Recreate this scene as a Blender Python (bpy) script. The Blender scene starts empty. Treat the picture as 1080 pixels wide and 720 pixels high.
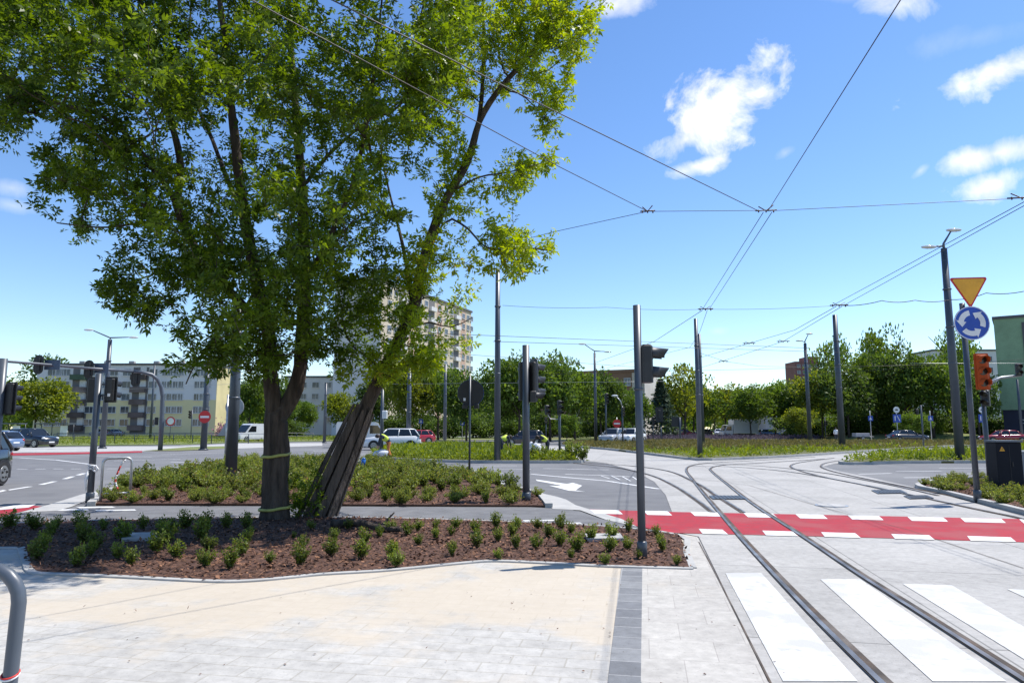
import bpy, bmesh, math, random
import numpy as np
from mathutils import Vector, Matrix, noise
from mathutils.geometry import tessellate_polygon
random.seed(7); RNG = np.random.default_rng(11)
S = bpy.context.scene; COL = S.collection
PI = math.pi
# ------------------------------------------------------------------ camera model (photo pixels, 1080x720)
F = 735.0; TH = math.radians(7.06); H = 1.70
CT, ST = math.cos(TH), math.sin(TH)
def ray(px, py):
    u = (360 - py) / F
    return (px - 540) / F, CT - u * ST, ST + u * CT
def G(px, py, z=0.0):
    x, y, w = ray(px, py); t = (z - H) / w
    return (x * t, y * t)
def A(px, py, Y):
    x, y, w = ray(px, py); t = Y / y
    return Vector((x * t, Y, H + w * t))
def ZT(py, Y): return A(540, py, Y).z
def XT(px, py, Y): return A(px, py, Y).x
def W(pts):
    out = []
    for p in pts:
        if p[0] == 'w': out.append((p[1], p[2]))
        else: out.append(G(*p))
    return out
# ------------------------------------------------------------------ materials
def _n(nt, t, **k):
    n = nt.nodes.new(t)
    for a, b in k.items(): setattr(n, a, b)
    return n
def mat(name, c, c2=None, rough=.8, scale=4, bump=0, bscale=None, metal=0, detail=5, lo=.35, hi=.65, rnd=0, c3=None, s3=.4, spec=.5, coat=0, stretch=0):
    m = bpy.data.materials.new(name); m.use_nodes = True; nt = m.node_tree; L = nt.links.new
    b = nt.nodes['Principled BSDF']
    b.inputs['Roughness'].default_value = rough; b.inputs['Metallic'].default_value = metal
    b.inputs['Specular IOR Level'].default_value = spec
    if coat: b.inputs['Coat Weight'].default_value = coat; b.inputs['Coat Roughness'].default_value = .05
    if c2 is None: c2 = tuple(min(1, v * .82) for v in c)
    tc = _n(nt, 'ShaderNodeTexCoord'); no = _n(nt, 'ShaderNodeTexNoise')
    no.inputs['Scale'].default_value = scale; no.inputs['Detail'].default_value = detail
    src = tc.outputs['Object']
    if stretch:
        mp = _n(nt, 'ShaderNodeMapping'); mp.inputs['Scale'].default_value = (1, 1, stretch); L(src, mp.inputs[0]); src = mp.outputs[0]
    L(src, no.inputs['Vector'])
    r = _n(nt, 'ShaderNodeMapRange'); r.inputs['From Min'].default_value = lo; r.inputs['From Max'].default_value = hi
    L(no.outputs['Fac'], r.inputs['Value'])
    mx = _n(nt, 'ShaderNodeMix', data_type='RGBA'); mx.inputs[6].default_value = (*c, 1); mx.inputs[7].default_value = (*c2, 1)
    L(r.outputs[0], mx.inputs[0]); out = mx.outputs[2]
    if c3 is not None:
        n2 = _n(nt, 'ShaderNodeTexNoise'); n2.inputs['Scale'].default_value = s3; n2.inputs['Detail'].default_value = 6
        L(tc.outputs['Object'], n2.inputs['Vector'])
        r2 = _n(nt, 'ShaderNodeMapRange'); r2.inputs['From Min'].default_value = .48; r2.inputs['From Max'].default_value = .62
        L(n2.outputs['Fac'], r2.inputs['Value'])
        m2 = _n(nt, 'ShaderNodeMix', data_type='RGBA'); m2.inputs[7].default_value = (*c3, 1)
        L(out, m2.inputs[6]); L(r2.outputs[0], m2.inputs[0]); out = m2.outputs[2]
    if rnd:
        oi = _n(nt, 'ShaderNodeObjectInfo'); hs = _n(nt, 'ShaderNodeHueSaturation')
        rr = _n(nt, 'ShaderNodeMapRange'); rr.inputs['To Min'].default_value = 1 - rnd; rr.inputs['To Max'].default_value = 1 + rnd
        L(oi.outputs['Random'], rr.inputs['Value']); L(rr.outputs[0], hs.inputs['Value']); L(out, hs.inputs['Color']); out = hs.outputs[0]
    L(out, b.inputs['Base Color'])
    if bump:
        n3 = _n(nt, 'ShaderNodeTexNoise'); n3.inputs['Scale'].default_value = bscale or scale * 6; n3.inputs['Detail'].default_value = 6
        L(src, n3.inputs['Vector'])
        bp = _n(nt, 'ShaderNodeBump'); bp.inputs['Strength'].default_value = min(1, bump); bp.inputs['Distance'].default_value = .08 if stretch else .02
        L(n3.outputs['Fac'], bp.inputs['Height']); L(bp.outputs[0], b.inputs['Normal'])
    return m
def leafmat(name, dark, light, trans=.45, rnd=.15, rough=.5, yellow=None):
    """leaf: per-leaf colour from the 'lv' attribute (tone set per leaf), front gloss plus transmitted light"""
    m = bpy.data.materials.new(name); m.use_nodes = True; nt = m.node_tree; L = nt.links.new
    b = nt.nodes['Principled BSDF']; b.inputs['Roughness'].default_value = rough; b.inputs['Specular IOR Level'].default_value = .35
    at = _n(nt, 'ShaderNodeAttribute', attribute_name='lv')
    cr = _n(nt, 'ShaderNodeValToRGB'); e = cr.color_ramp.elements
    e[0].color = (*dark, 1); e[1].color = (*light, 1)
    if yellow: x = cr.color_ramp.elements.new(.93); x.color = (*light, 1); e[-1].color = (*yellow, 1)
    L(at.outputs['Fac'], cr.inputs[0])
    oi = _n(nt, 'ShaderNodeObjectInfo'); hs = _n(nt, 'ShaderNodeHueSaturation')
    rr = _n(nt, 'ShaderNodeMapRange'); rr.inputs['To Min'].default_value = 1 - rnd; rr.inputs['To Max'].default_value = 1 + rnd
    L(oi.outputs['Random'], rr.inputs['Value']); L(rr.outputs[0], hs.inputs['Value']); L(cr.outputs[0], hs.inputs['Color'])
    L(hs.outputs[0], b.inputs['Base Color'])
    t = _n(nt, 'ShaderNodeBsdfTranslucent'); g = _n(nt, 'ShaderNodeHueSaturation'); g.inputs['Saturation'].default_value = 1.1; g.inputs['Value'].default_value = 1.5; g.inputs['Hue'].default_value = .485
    L(hs.outputs[0], g.inputs['Color']); L(g.outputs[0], t.inputs['Color'])
    ms = _n(nt, 'ShaderNodeMixShader'); ms.inputs[0].default_value = trans
    L(b.outputs[0], ms.inputs[1]); L(t.outputs[0], ms.inputs[2]); L(ms.outputs[0], nt.nodes['Material Output'].inputs[0])
    return m
def brickmat(name, c1, c2, mort, bw, bh, ms, rot=0, sand=None, rough=.85, sscale=.55, s0=.45, s1=.6, offset=.5, bias=0):
    m = bpy.data.materials.new(name); m.use_nodes = True; nt = m.node_tree; L = nt.links.new
    b = nt.nodes['Principled BSDF']; b.inputs['Roughness'].default_value = rough; b.inputs['Specular IOR Level'].default_value = .25
    tc = _n(nt, 'ShaderNodeTexCoord'); mp = _n(nt, 'ShaderNodeMapping'); mp.inputs['Rotation'].default_value = (0, 0, rot)
    L(tc.outputs['Object'], mp.inputs[0])
    br = _n(nt, 'ShaderNodeTexBrick'); br.offset = offset
    br.inputs['Scale'].default_value = 1; br.inputs['Brick Width'].default_value = bw; br.inputs['Row Height'].default_value = bh
    br.inputs['Mortar Size'].default_value = ms; br.inputs['Bias'].default_value = bias
    br.inputs['Color1'].default_value = (*c1, 1); br.inputs['Color2'].default_value = (*c2, 1); br.inputs['Mortar'].default_value = (*mort, 1)
    L(mp.outputs[0], br.inputs['Vector']); out = br.outputs['Color']
    no = _n(nt, 'ShaderNodeTexNoise'); no.inputs['Scale'].default_value = 9; no.inputs['Detail'].default_value = 8; no.inputs['Roughness'].default_value = .7
    L(tc.outputs['Object'], no.inputs['Vector'])
    r = _n(nt, 'ShaderNodeMapRange'); r.inputs['From Min'].default_value = .3; r.inputs['From Max'].default_value = .7; r.inputs['To Min'].default_value = .8; r.inputs['To Max'].default_value = 1.1
    L(no.outputs['Fac'], r.inputs['Value'])
    mul = _n(nt, 'ShaderNodeMix', data_type='RGBA', blend_type='MULTIPLY'); mul.inputs[0].default_value = 1
    L(out, mul.inputs[6]); L(r.outputs[0], mul.inputs[7]); out = mul.outputs[2]
    for sc_, f0, f1, lo_, dd in ((.55, .42, .68, .84, 8), (46, .60, .72, .72, 3), (2.4, .56, .70, .86, 10)):   # broad stains, small specks, spill marks
        ns = _n(nt, 'ShaderNodeTexNoise'); ns.inputs['Scale'].default_value = sc_; ns.inputs['Detail'].default_value = dd; ns.inputs['Roughness'].default_value = .65; L(tc.outputs['Object'], ns.inputs['Vector'])
        rs = _n(nt, 'ShaderNodeMapRange'); rs.inputs['From Min'].default_value = f0; rs.inputs['From Max'].default_value = f1; rs.inputs['To Min'].default_value = 1.03; rs.inputs['To Max'].default_value = lo_; L(ns.outputs['Fac'], rs.inputs['Value'])
        ml = _n(nt, 'ShaderNodeMix', data_type='RGBA', blend_type='MULTIPLY'); ml.inputs[0].default_value = 1; L(out, ml.inputs[6]); L(rs.outputs[0], ml.inputs[7]); out = ml.outputs[2]
    if sand:
        n2 = _n(nt, 'ShaderNodeTexNoise'); n2.inputs['Scale'].default_value = sscale; n2.inputs['Detail'].default_value = 9; n2.inputs['Roughness'].default_value = .62
        L(tc.outputs['Object'], n2.inputs['Vector'])
        # sand swept across the middle of the pavement: a band in world Y
        sx = _n(nt, 'ShaderNodeSeparateXYZ'); L(tc.outputs['Object'], sx.inputs[0])
        by = _n(nt, 'ShaderNodeMapRange', interpolation_type='SMOOTHSTEP'); by.inputs['From Min'].default_value = 4.9; by.inputs['From Max'].default_value = 7.2; by.inputs['To Min'].default_value = -.16; by.inputs['To Max'].default_value = .06
        L(sx.outputs[1], by.inputs['Value'])
        bx = _n(nt, 'ShaderNodeMapRange', interpolation_type='SMOOTHSTEP'); bx.inputs['From Min'].default_value = -7; bx.inputs['From Max'].default_value = -2.5; bx.inputs['To Min'].default_value = -.09; bx.inputs['To Max'].default_value = .04
        L(sx.outputs[0], bx.inputs['Value'])
        ad = _n(nt, 'ShaderNodeMath', operation='ADD'); L(n2.outputs['Fac'], ad.inputs[0]); L(by.outputs[0], ad.inputs[1])
        ad2 = _n(nt, 'ShaderNodeMath', operation='ADD'); L(ad.outputs[0], ad2.inputs[0]); L(bx.outputs[0], ad2.inputs[1])
        r2 = _n(nt, 'ShaderNodeMapRange', interpolation_type='SMOOTHSTEP'); r2.inputs['From Min'].default_value = s0; r2.inputs['From Max'].default_value = s1; r2.inputs['To Max'].default_value = .72
        L(ad2.outputs[0], r2.inputs['Value'])
        m2 = _n(nt, 'ShaderNodeMix', data_type='RGBA'); m2.inputs[7].default_value = (*sand, 1)
        L(out, m2.inputs[6]); L(r2.outputs[0], m2.inputs[0]); out = m2.outputs[2]
    L(out, b.inputs['Base Color'])
    bp = _n(nt, 'ShaderNodeBump'); bp.inputs['Strength'].default_value = .25; bp.inputs['Distance'].default_value = .01
    L(no.outputs['Fac'], bp.inputs['Height']); L(bp.outputs[0], b.inputs['Normal'])
    return m
M = {}
_a, _b = G(677.5, 597), G(676, 720); ROT = math.atan2(_a[0] - _b[0], _a[1] - _b[1])
M['asphalt'] = mat('asphalt', (.13, .131, .137), (.165, .166, .17), .9, 1.2, .3, 90, c3=(.185, .185, .187), s3=.12, spec=.3)
M['path'] = mat('path_asphalt', (.13, .13, .135), (.17, .17, .175), .9, 2.5, .3, 90, spec=.3)
M['concrete'] = brickmat('track_concrete', (.378, .366, .345), (.338, .328, .309), (.19, .185, .175), 2.6, 3.1, .010, rot=ROT, offset=0)
M['slab'] = brickmat('pale_slab', (.43, .41, .375), (.39, .37, .34), (.32, .30, .275), .5, .5, .004, rot=ROT, sand=(.56, .47, .36), s0=.62, s1=.9)
M['paver'] = brickmat('paver', (.405, .390, .362), (.445, .430, .400), (.355, .336, .298), .40, .20, .007, rot=ROT, sand=(.49, .42, .325), s0=.41, s1=.60, sscale=.95)
M['tactile'] = brickmat('tactile_strip', (.145, .15, .16), (.23, .235, .24), (.3, .3, .3), .3, .3, .008, offset=0, rot=ROT)
M['kerb'] = mat('kerb_stone', (.42, .41, .39), (.34, .335, .32), .85, 3, .2)
M['white'] = mat('road_paint', (.66, .66, .65), (.40, .395, .39), .65, 9, .1, 50, lo=.50, hi=.76, detail=12, c3=(.56, .555, .545), s3=1.5)
M['zebra'] = mat('zebra_paint', (.56, .56, .55), (.40, .395, .375), .7, 9, .2, 60, lo=.50, hi=.72, detail=12, c3=(.44, .435, .42), s3=2.2)
M['red'] = mat('red_paint', (.36, .018, .030), (.27, .028, .038), .75, 6, .2, 40, spec=.25, detail=10, c3=(.30, .05, .055), s3=1.1)
M['mulch'] = mat('mulch', (.055, .026, .017), (.12, .056, .034), .95, 22, .8, 60)
M['chip'] = leafmat('bark_chip', (.04, .018, .012), (.30, .15, .085), .0, 0, .9)
M['grass'] = mat('lawn', (.10, .145, .03), (.16, .19, .05), .95, .6, .4, 8, c3=(.19, .18, .07), s3=.07)
M['soil'] = mat('island_soil', (.09, .085, .03), (.10, .11, .03), .95, 1.5)
M['lavender'] = mat('flower_bed', (.06, .045, .06), (.09, .08, .07), .95, 1.5)
M['steel'] = mat('rail_steel', (.13, .105, .085), (.34, .32, .30), .38, 2.2, metal=.8)
M['groove'] = mat('rail_groove', (.028, .024, .02), (.085, .055, .035), .85, 3, .3, 40, c3=(.12, .10, .085), s3=1.3)
M['pole'] = mat('pole_paint', (.058, .070, .088), (.048, .058, .074), .38, 3, spec=.5)
M['pole2'] = mat('pole_paint_light', (.085, .10, .125), (.07, .085, .105), .38, 3)
M['galv'] = mat('galvanised', (.45, .46, .47), (.36, .37, .38), .4, 8, metal=.6)
M['black'] = mat('black_plastic', (.012, .012, .014), (.02, .02, .022), .5, 5)
M['lens'] = mat('dark_lens', (.02, .015, .015), None, .15, 5)
M['signback'] = mat('sign_back', (.02, .021, .024), None, .5, 5)
M['greyback'] = mat('grey_sign_back', (.33, .35, .37), None, .5, 5)
M['blueback'] = mat('bluish_back', (.07, .10, .15), None, .5, 5)
M['sred'] = mat('sign_red', (.6, .015, .025), None, .4, 3)
M['sblue'] = mat('sign_blue', (.012, .07, .42), None, .4, 3)
M['swhite'] = mat('sign_white', (.8, .8, .8), None, .4, 3)
M['syellow'] = mat('sign_yellow', (.85, .40, .02), None, .4, 3)
M['sorange'] = mat('signal_orange', (.42, .075, .015), None, .6, 3, spec=.2)
M['cable'] = mat('cable', (.03, .022, .022), None, .5, 5)
M['hanger'] = mat('wire_fitting', (.07, .035, .03), None, .5, 5)
M['bark'] = mat('bark', (.030, .021, .015), (.088, .064, .047), .95, 11, 1.0, 20, stretch=.16)
M['barkfar'] = mat('bark_far', (.06, .045, .035), None, .95, 6)
M['wood'] = mat('old_board', (.042, .030, .022), (.125, .092, .070), .9, 9, 1, 26, stretch=.10, rnd=.35)
M['band'] = mat('yellow_strap', (.42, .40, .10), None, .6, 9)
M['leafdark'] = leafmat('leaf_dark', (.050, .094, .010), (.175, .255, .024), .54, 0, .40)
M['cabinet'] = mat('cabinet_paint', (.012, .014, .021), None, .6, 3, spec=.2)
M['leaflime'] = leafmat('leaf_lime', (.12, .20, .014), (.32, .40, .03), .55, 0, .45, yellow=(.36, .30, .05))  # paler than leafdark: younger leaves, with sunlight put into the colour
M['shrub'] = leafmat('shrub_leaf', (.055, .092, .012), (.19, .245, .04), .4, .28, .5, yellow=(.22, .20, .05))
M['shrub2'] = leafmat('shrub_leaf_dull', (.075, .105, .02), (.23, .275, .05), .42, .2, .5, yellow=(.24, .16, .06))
M['cover'] = leafmat('cover_leaf', (.09, .13, .015), (.24, .30, .03), .4, 0, .6)
M['coverb'] = leafmat('cover_leaf_brown', (.09, .085, .022), (.19, .17, .055), .35, 0, .6)
M['lav'] = leafmat('lavender_leaf', (.055, .045, .06), (.13, .10, .13), .3, 0, .7)
M['lawnblade'] = leafmat('grass_blade', (.11, .16, .02), (.25, .30, .05), .4, 0, .6)
TREE_MATS = [leafmat('crown_deep', (.038, .080, .015), (.12, .185, .03), .42, .2, .6),
             leafmat('crown_mid', (.05, .105, .016), (.15, .225, .03), .44, .2, .6),
             leafmat('crown_light', (.085, .125, .014), (.25, .29, .035), .48, .15, .6),
             leafmat('crown_spruce', (.03, .055, .035), (.075, .11, .065), .2, .15, .7)]
M['glass'] = mat('car_glass', (.012, .015, .018), None, .05, 3, spec=.7)
M['pane'] = mat('window_glass', (.05, .062, .08), (.10, .115, .14), .08, .8, rnd=.5)
M['frame'] = mat('window_frame', (.62, .62, .61), None, .5, 5)
M['tyre'] = mat('tyre', (.015, .015, .016), None, .85, 8)
M['rim'] = mat('rim', (.35, .36, .37), None, .35, 8, metal=.7)
M['lampw'] = mat('lamp_glass', (.7, .72, .74), None, .1, 4)
M['lampr'] = mat('tail_lamp', (.35, .01, .012), None, .15, 4)
M['skin'] = mat('skin', (.42, .25, .18), None, .6, 8)
M['vest'] = mat('hivis_vest', (.62, .72, .08), (.5, .6, .06), .7, 9)
M['denim'] = mat('work_trousers', (.03, .035, .05), None, .8, 9)
M['orange_cloth'] = mat('orange_trousers', (.55, .20, .06), None, .8, 9)
M['hair'] = mat('hair', (.03, .02, .014), None, .7, 20)
M['bag'] = mat('white_bag', (.62, .64, .68), (.5, .52, .56), .6, 5)
M['tape'] = mat('white_tape', (.75, .75, .76), None, .5, 9)
M['tapered'] = mat('red_tape', (.6, .04, .03), None, .5, 9)
M['stem'] = mat('stem', (.09, .06, .035), None, .9, 9)
M['bluelit'] = mat('blue_plastic', (.02, .14, .5), None, .4, 9)
def paint(name, c): return mat(name, c, tuple(v * .93 for v in c), .25, 2, coat=.8)
M['cblack'] = paint('paint_black', (.008, .009, .013)); M['cwhite'] = paint('paint_white', (.68, .69, .70)); M['csilver'] = paint('paint_silver', (.36, .37, .39))
M['cred'] = paint('paint_red', (.36, .012, .022)); M['cblue'] = paint('paint_blue', (.10, .16, .28)); M['cdark'] = paint('paint_dark', (.02, .017, .022)); M['cgrey'] = paint('paint_greyblue', (.16, .19, .25))
# ------------------------------------------------------------------ mesh builder
class MB:
    def __init__(s): s.v = []; s.f = []; s.m = []; s.s = []
    def add(s, vs, fs, m=0, sm=False):
        o = len(s.v); s.v += [tuple(v) for v in vs]
        for f in fs: s.f.append(tuple(o + i for i in f)); s.m.append(m); s.s.append(sm)
        return s
    def box(s, c, d, rz=0, m=0, tilt=None):
        cx, cy, cz = c; a, b, e = d[0] / 2, d[1] / 2, d[2] / 2; R = Matrix.Rotation(rz, 3, 'Z')
        if tilt is not None: R = tilt
        vs = [Vector(c) + R @ Vector((x * a, y * b, z * e)) for x, y, z in ((-1, -1, -1), (1, -1, -1), (1, 1, -1), (-1, 1, -1), (-1, -1, 1), (1, -1, 1), (1, 1, 1), (-1, 1, 1))]
        return s.add(vs, [(3, 2, 1, 0), (4, 5, 6, 7), (0, 1, 5, 4), (1, 2, 6, 5), (2, 3, 7, 6), (3, 0, 4, 7)], m)
    def bbox(s, c, d, bev=.02, m=0, rz=0):
        """box with chamfered vertical and top edges"""
        a, b, h = d[0] / 2, d[1] / 2, d[2]; k = bev; R = Matrix.Rotation(rz, 3, 'Z')
        def ring(i, z): 
            A_, B_ = a - i, b - i
            return [Vector(c) + R @ Vector(p) for p in ((-A_ + k, -B_, z), (A_ - k, -B_, z), (A_, -B_ + k, z), (A_, B_ - k, z), (A_ - k, B_, z), (-A_ + k, B_, z), (-A_, B_ - k, z), (-A_, -B_ + k, z))]
        vs = ring(0, -h / 2) + ring(0, h / 2 - k) + ring(k * .7, h / 2); fs = [tuple(range(7, -1, -1)), tuple(range(16, 24))]
        for r in (0, 8):
            for i in range(8): fs.append((r + i, r + (i + 1) % 8, r + 8 + (i + 1) % 8, r + 8 + i))
        return s.add(vs, fs, m)
    def tube(s, P, R, n=8, m=0, sm=True, caps=True):
        P = [Vector(p) for p in P]
        if not hasattr(R, '__len__'): R = [R] * len(P)
        up = None; vs = []
        for i, p in enumerate(P):
            t = (P[min(i + 1, len(P) - 1)] - P[max(i - 1, 0)])
            if t.length < 1e-9: t = Vector((0, 0, 1))
            t.normalize()
            if up is None:
                up = Vector((1, 0, 0)) if abs(t.x) < .8 else Vector((0, 1, 0))
            a = (up - t * up.dot(t)); 
            if a.length < 1e-6: a = Vector((0, 1, 0)) - t * t.y
            a.normalize(); b = t.cross(a); up = a
            for k in range(n):
                q = 2 * PI * k / n; vs.append(p + (a * math.cos(q) + b * math.sin(q)) * R[i])
        fs = []
        for i in range(len(P) - 1):
            for k in range(n): fs.append((i * n + k, i * n + (k + 1) % n, (i + 1) * n + (k + 1) % n, (i + 1) * n + k))
        s.add(vs, fs, m, sm)
        if caps:
            o = len(s.v) - len(vs)
            s.f.append(tuple(o + k for k in range(n - 1, -1, -1))); s.m.append(m); s.s.append(False)
            o2 = o + (len(P) - 1) * n
            s.f.append(tuple(o2 + k for k in range(n))); s.m.append(m); s.s.append(False)
        return s
    def prism(s, poly, y0, y1, m=0, frame=None):
        """2-D outline (x,z) extruded in y from y0 to y1; frame maps local to place"""
        n = len(poly); fr = frame or (lambda v: v)
        vs = [fr(Vector((x, y0, z))) for x, z in poly] + [fr(Vector((x, y1, z))) for x, z in poly]
        tri = tessellate_polygon([[Vector((x, z, 0)) for x, z in poly]])
        fs = [t for t in tri] + [tuple(i + n for i in reversed(t)) for t in tri]
        for i in range(n): fs.append((i, (i + 1) % n, n + (i + 1) % n, n + i))
        return s.add(vs, fs, m)
    def sheet(s, poly, z, m=0, thick=0):
        n = len(poly); tri = tessellate_polygon([[Vector((x, y, 0)) for x, y in poly]])
        ar = sum(poly[i][0] * poly[(i + 1) % n][1] - poly[(i + 1) % n][0] * poly[i][1] for i in range(n))
        vs = [(x, y, z) for x, y in poly]; fs = []
        for t in tri:
            a, b, c = (Vector(vs[i]) for i in t)
            fs.append(tuple(t) if (b - a).cross(c - a).z > 0 else tuple(reversed(t)))
        if thick:
            vs += [(x, y, z - thick) for x, y in poly]
            for i in range(n):
                j = (i + 1) % n; fs.append((i, n + i, n + j, j) if ar > 0 else (j, n + j, n + i, i))
        return s.add(vs, fs, m)
    def ball(s, c, r, m=0, n=10, k=6, sc=(1, 1, 1)):
        vs = []; fs = []
        for i in range(k + 1):
            th = PI * i / k
            for j in range(n):
                q = 2 * PI * j / n; vs.append((c[0] + r * sc[0] * math.sin(th) * math.cos(q), c[1] + r * sc[1] * math.sin(th) * math.sin(q), c[2] + r * sc[2] * math.cos(th)))
        for i in range(k):
            for j in range(n): fs.append((i * n + j, (i + 1) * n + j, (i + 1) * n + (j + 1) % n, i * n + (j + 1) % n))
        return s.add(vs, fs, m, True)
    def mesh(s, name, mats, off=None):
        me = bpy.data.meshes.new(name); vs = s.v
        if off is not None: vs = [(v[0] - off[0], v[1] - off[1], v[2] - off[2]) for v in vs]
        me.from_pydata(vs, [], s.f)
        for x in (mats if isinstance(mats, (list, tuple)) else [mats]): me.materials.append(M[x] if isinstance(x, str) else x)
        me.polygons.foreach_set('material_index', s.m); me.polygons.foreach_set('use_smooth', s.s); me.update()
        return me
    def build(s, name, mats, parent=None, off=None, loc=None, label=None):
        if parent is not None and off == 'p': off = parent['_w']
        o = bpy.data.objects.new(name, s.mesh(name, mats, off)); COL.objects.link(o)
        if parent is not None: o.parent = parent
        if loc is not None: o.location = loc
        if label: o['label'] = label
        return o
def link(name, me, parent=None, loc=(0, 0, 0), rz=0, sc=None):
    o = bpy.data.objects.new(name, me); COL.objects.link(o); o.location = loc; o.rotation_euler = (0, 0, rz)
    if sc is not None: o.scale = sc
    if parent is not None: o.parent = parent
    return o
EMPTIES = []
def thing(name, label, cat, loc=(0, 0, 0), rz=0, group=None):
    o = bpy.data.objects.new(name, None); COL.objects.link(o); o.empty_display_size = .3
    o.location = loc; o.rotation_euler = (0, 0, rz); tag(o, label, cat, group); o['_w'] = tuple(loc); EMPTIES.append(o)
    return o
def tag(o, label, cat, group=None, kind=None):
    o['label'] = label; o['category'] = cat
    if group: o['group'] = group
    if kind: o['kind'] = kind
    return o
def struct(o, label=None):
    o['kind'] = 'structure'
    if label: o['label'] = label
    return o
def catmull(P, n=6):
    P = [Vector((p[0], p[1], p[2] if len(p) > 2 else 0)) for p in P]; out = []
    for i in range(len(P) - 1):
        p0 = P[max(i - 1, 0)]; p1 = P[i]; p2 = P[i + 1]; p3 = P[min(i + 2, len(P) - 1)]
        for k in range(n):
            t = k / n
            out.append(.5 * ((2 * p1) + (p2 - p0) * t + (2 * p0 - 5 * p1 + 4 * p2 - p3) * t * t + (3 * p1 - p0 - 3 * p2 + p3) * t ** 3))
    out.append(P[-1]); return out
def ribbon(mb, P, w, z, h=0, m=0, side=0):
    """flat strip of width w along P (world xy); h>0 gives it a body (kerb)"""
    n = len(P); L_ = []; R_ = []
    for i in range(n):
        a = P[max(i - 1, 0)]; b = P[min(i + 1, n - 1)]; t = Vector((b[0] - a[0], b[1] - a[1])); 
        if t.length < 1e-9: t = Vector((1, 0))
        t.normalize(); nn = Vector((-t.y, t.x)); c = Vector((P[i][0], P[i][1])) + nn * side
        L_.append(c + nn * w / 2); R_.append(c - nn * w / 2)
    vs = [(p.x, p.y, z) for p in L_] + [(p.x, p.y, z) for p in R_]
    fs = [(i, n + i, n + i + 1, i + 1) for i in range(n - 1)]
    if h:
        vs += [(p.x, p.y, z - h) for p in L_] + [(p.x, p.y, z - h) for p in R_]
        for i in range(n - 1):
            fs.append((i + 1, 2 * n + i + 1, 2 * n + i, i)); fs.append((n + i, 3 * n + i, 3 * n + i + 1, n + i + 1))
        fs += [(0, 2 * n, 3 * n, n), (n - 1, 2 * n - 1, 4 * n - 1, 3 * n - 1)]
    mb.add(vs, fs, m)
def inside(p, poly):
    x, y = p; c = False; n = len(poly); j = n - 1
    for i in range(n):
        xi, yi = poly[i]; xj, yj = poly[j]
        if (yi > y) != (yj > y) and x < (xj - xi) * (y - yi) / (yj - yi) + xi: c = not c
        j = i
    return c
def inside_np(P, poly):
    x, y = P[:, 0], P[:, 1]; c = np.zeros(len(P), bool); n = len(poly); j = n - 1
    for i in range(n):
        xi, yi = poly[i]; xj, yj = poly[j]
        if yi != yj: c ^= ((yi > y) != (yj > y)) & (x < (xj - xi) * (y - yi) / (yj - yi) + xi)
        j = i
    return c
# ------------------------------------------------------------------ leaves (numpy)
def unit(a): return a / np.maximum(np.linalg.norm(a, axis=1, keepdims=True), 1e-9)
def leaves(P, Aax, Nn, L, Wd, fold=.12, droop=.12):
    """one folded rhomb per leaf: P base, Aax axis, Nn normal hint -> verts (n,4,3)"""
    a = unit(Aax); s = unit(np.cross(a, Nn)); n = np.cross(s, a)
    L = np.asarray(L).reshape(-1, 1); Wd = np.asarray(Wd).reshape(-1, 1)
    mid = P + a * L * .42 + n * L * fold
    return np.stack([P, mid + s * Wd, P + a * L - n * L * droop, mid - s * Wd], 1)
def leafmesh(name, V, lv, m, extra=None):
    """V (n,4,3) quads, lv (n,) tone; extra = MB for stems joined as slot 1"""
    n = len(V); v = V.reshape(-1, 3); nv = len(v)
    ev = np.array(extra.v, float).reshape(-1, 3) if extra else np.zeros((0, 3))
    ef = extra.f if extra else []
    me = bpy.data.meshes.new(name); allv = np.concatenate([v, ev]).astype(np.float32)
    loops = list(range(nv)); st = list(range(0, nv, 4)); 
    el = []; es = []; k = nv
    for f in ef: es.append(k); el += [i + nv for i in f]; k += len(f)
    me.vertices.add(len(allv)); me.vertices.foreach_set('co', allv.ravel())
    me.loops.add(nv + len(el)); me.loops.foreach_set('vertex_index', np.array(loops + el, np.int32))
    me.polygons.add(n + len(es)); me.polygons.foreach_set('loop_start', np.array(st + es, np.int32))
    mi = np.zeros(n + len(es), np.int32); mi[n:] = 1; 
    me.materials.append(M[m] if isinstance(m, str) else m)
    if extra: me.materials.append(M['stem'])
    me.polygons.foreach_set('material_index', mi)
    at = me.attributes.new('lv', 'FLOAT', 'POINT')
    at.data.foreach_set('value', np.concatenate([np.repeat(lv, 4), np.zeros(len(ev))]).astype(np.float32))
    me.update(calc_edges=True); me.validate()
    return me
def rdir(n, up=0):
    d = RNG.normal(size=(n, 3)); d[:, 2] += up; return unit(d)
# ------------------------------------------------------------------ camera, light, sky
S.world = bpy.data.worlds.new('World'); S.world.use_nodes = True
cam = bpy.data.cameras.new('camera'); co = bpy.data.objects.new('camera', cam); COL.objects.link(co)
cam.sensor_width = 36; cam.lens = F / 1080 * 36; cam.clip_end = 5000; cam.clip_start = .05
co.location = (0, 0, H); co.rotation_euler = (PI / 2 + TH, 0, 0); S.camera = co
EL = math.radians(60); SX, SY = .93, .367
sd = Vector((SX * math.cos(EL), SY * math.cos(EL), math.sin(EL)))
sl = bpy.data.lights.new('sun', 'SUN'); sl.energy = 4.2; sl.angle = math.radians(.53); sl.color = (1, .955, .89)
so = bpy.data.objects.new('sun', sl); COL.objects.link(so); so.rotation_euler = (-sd).to_track_quat('-Z', 'Y').to_euler(); so.location = (20, 8, 40)
S.view_settings.view_transform = 'Standard'; S.view_settings.look = 'None'; S.view_settings.exposure = .66; S.view_settings.gamma = 1
nt = S.world.node_tree; L = nt.links.new; bg = nt.nodes['Background']; bg.inputs[1].default_value = .128
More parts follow.
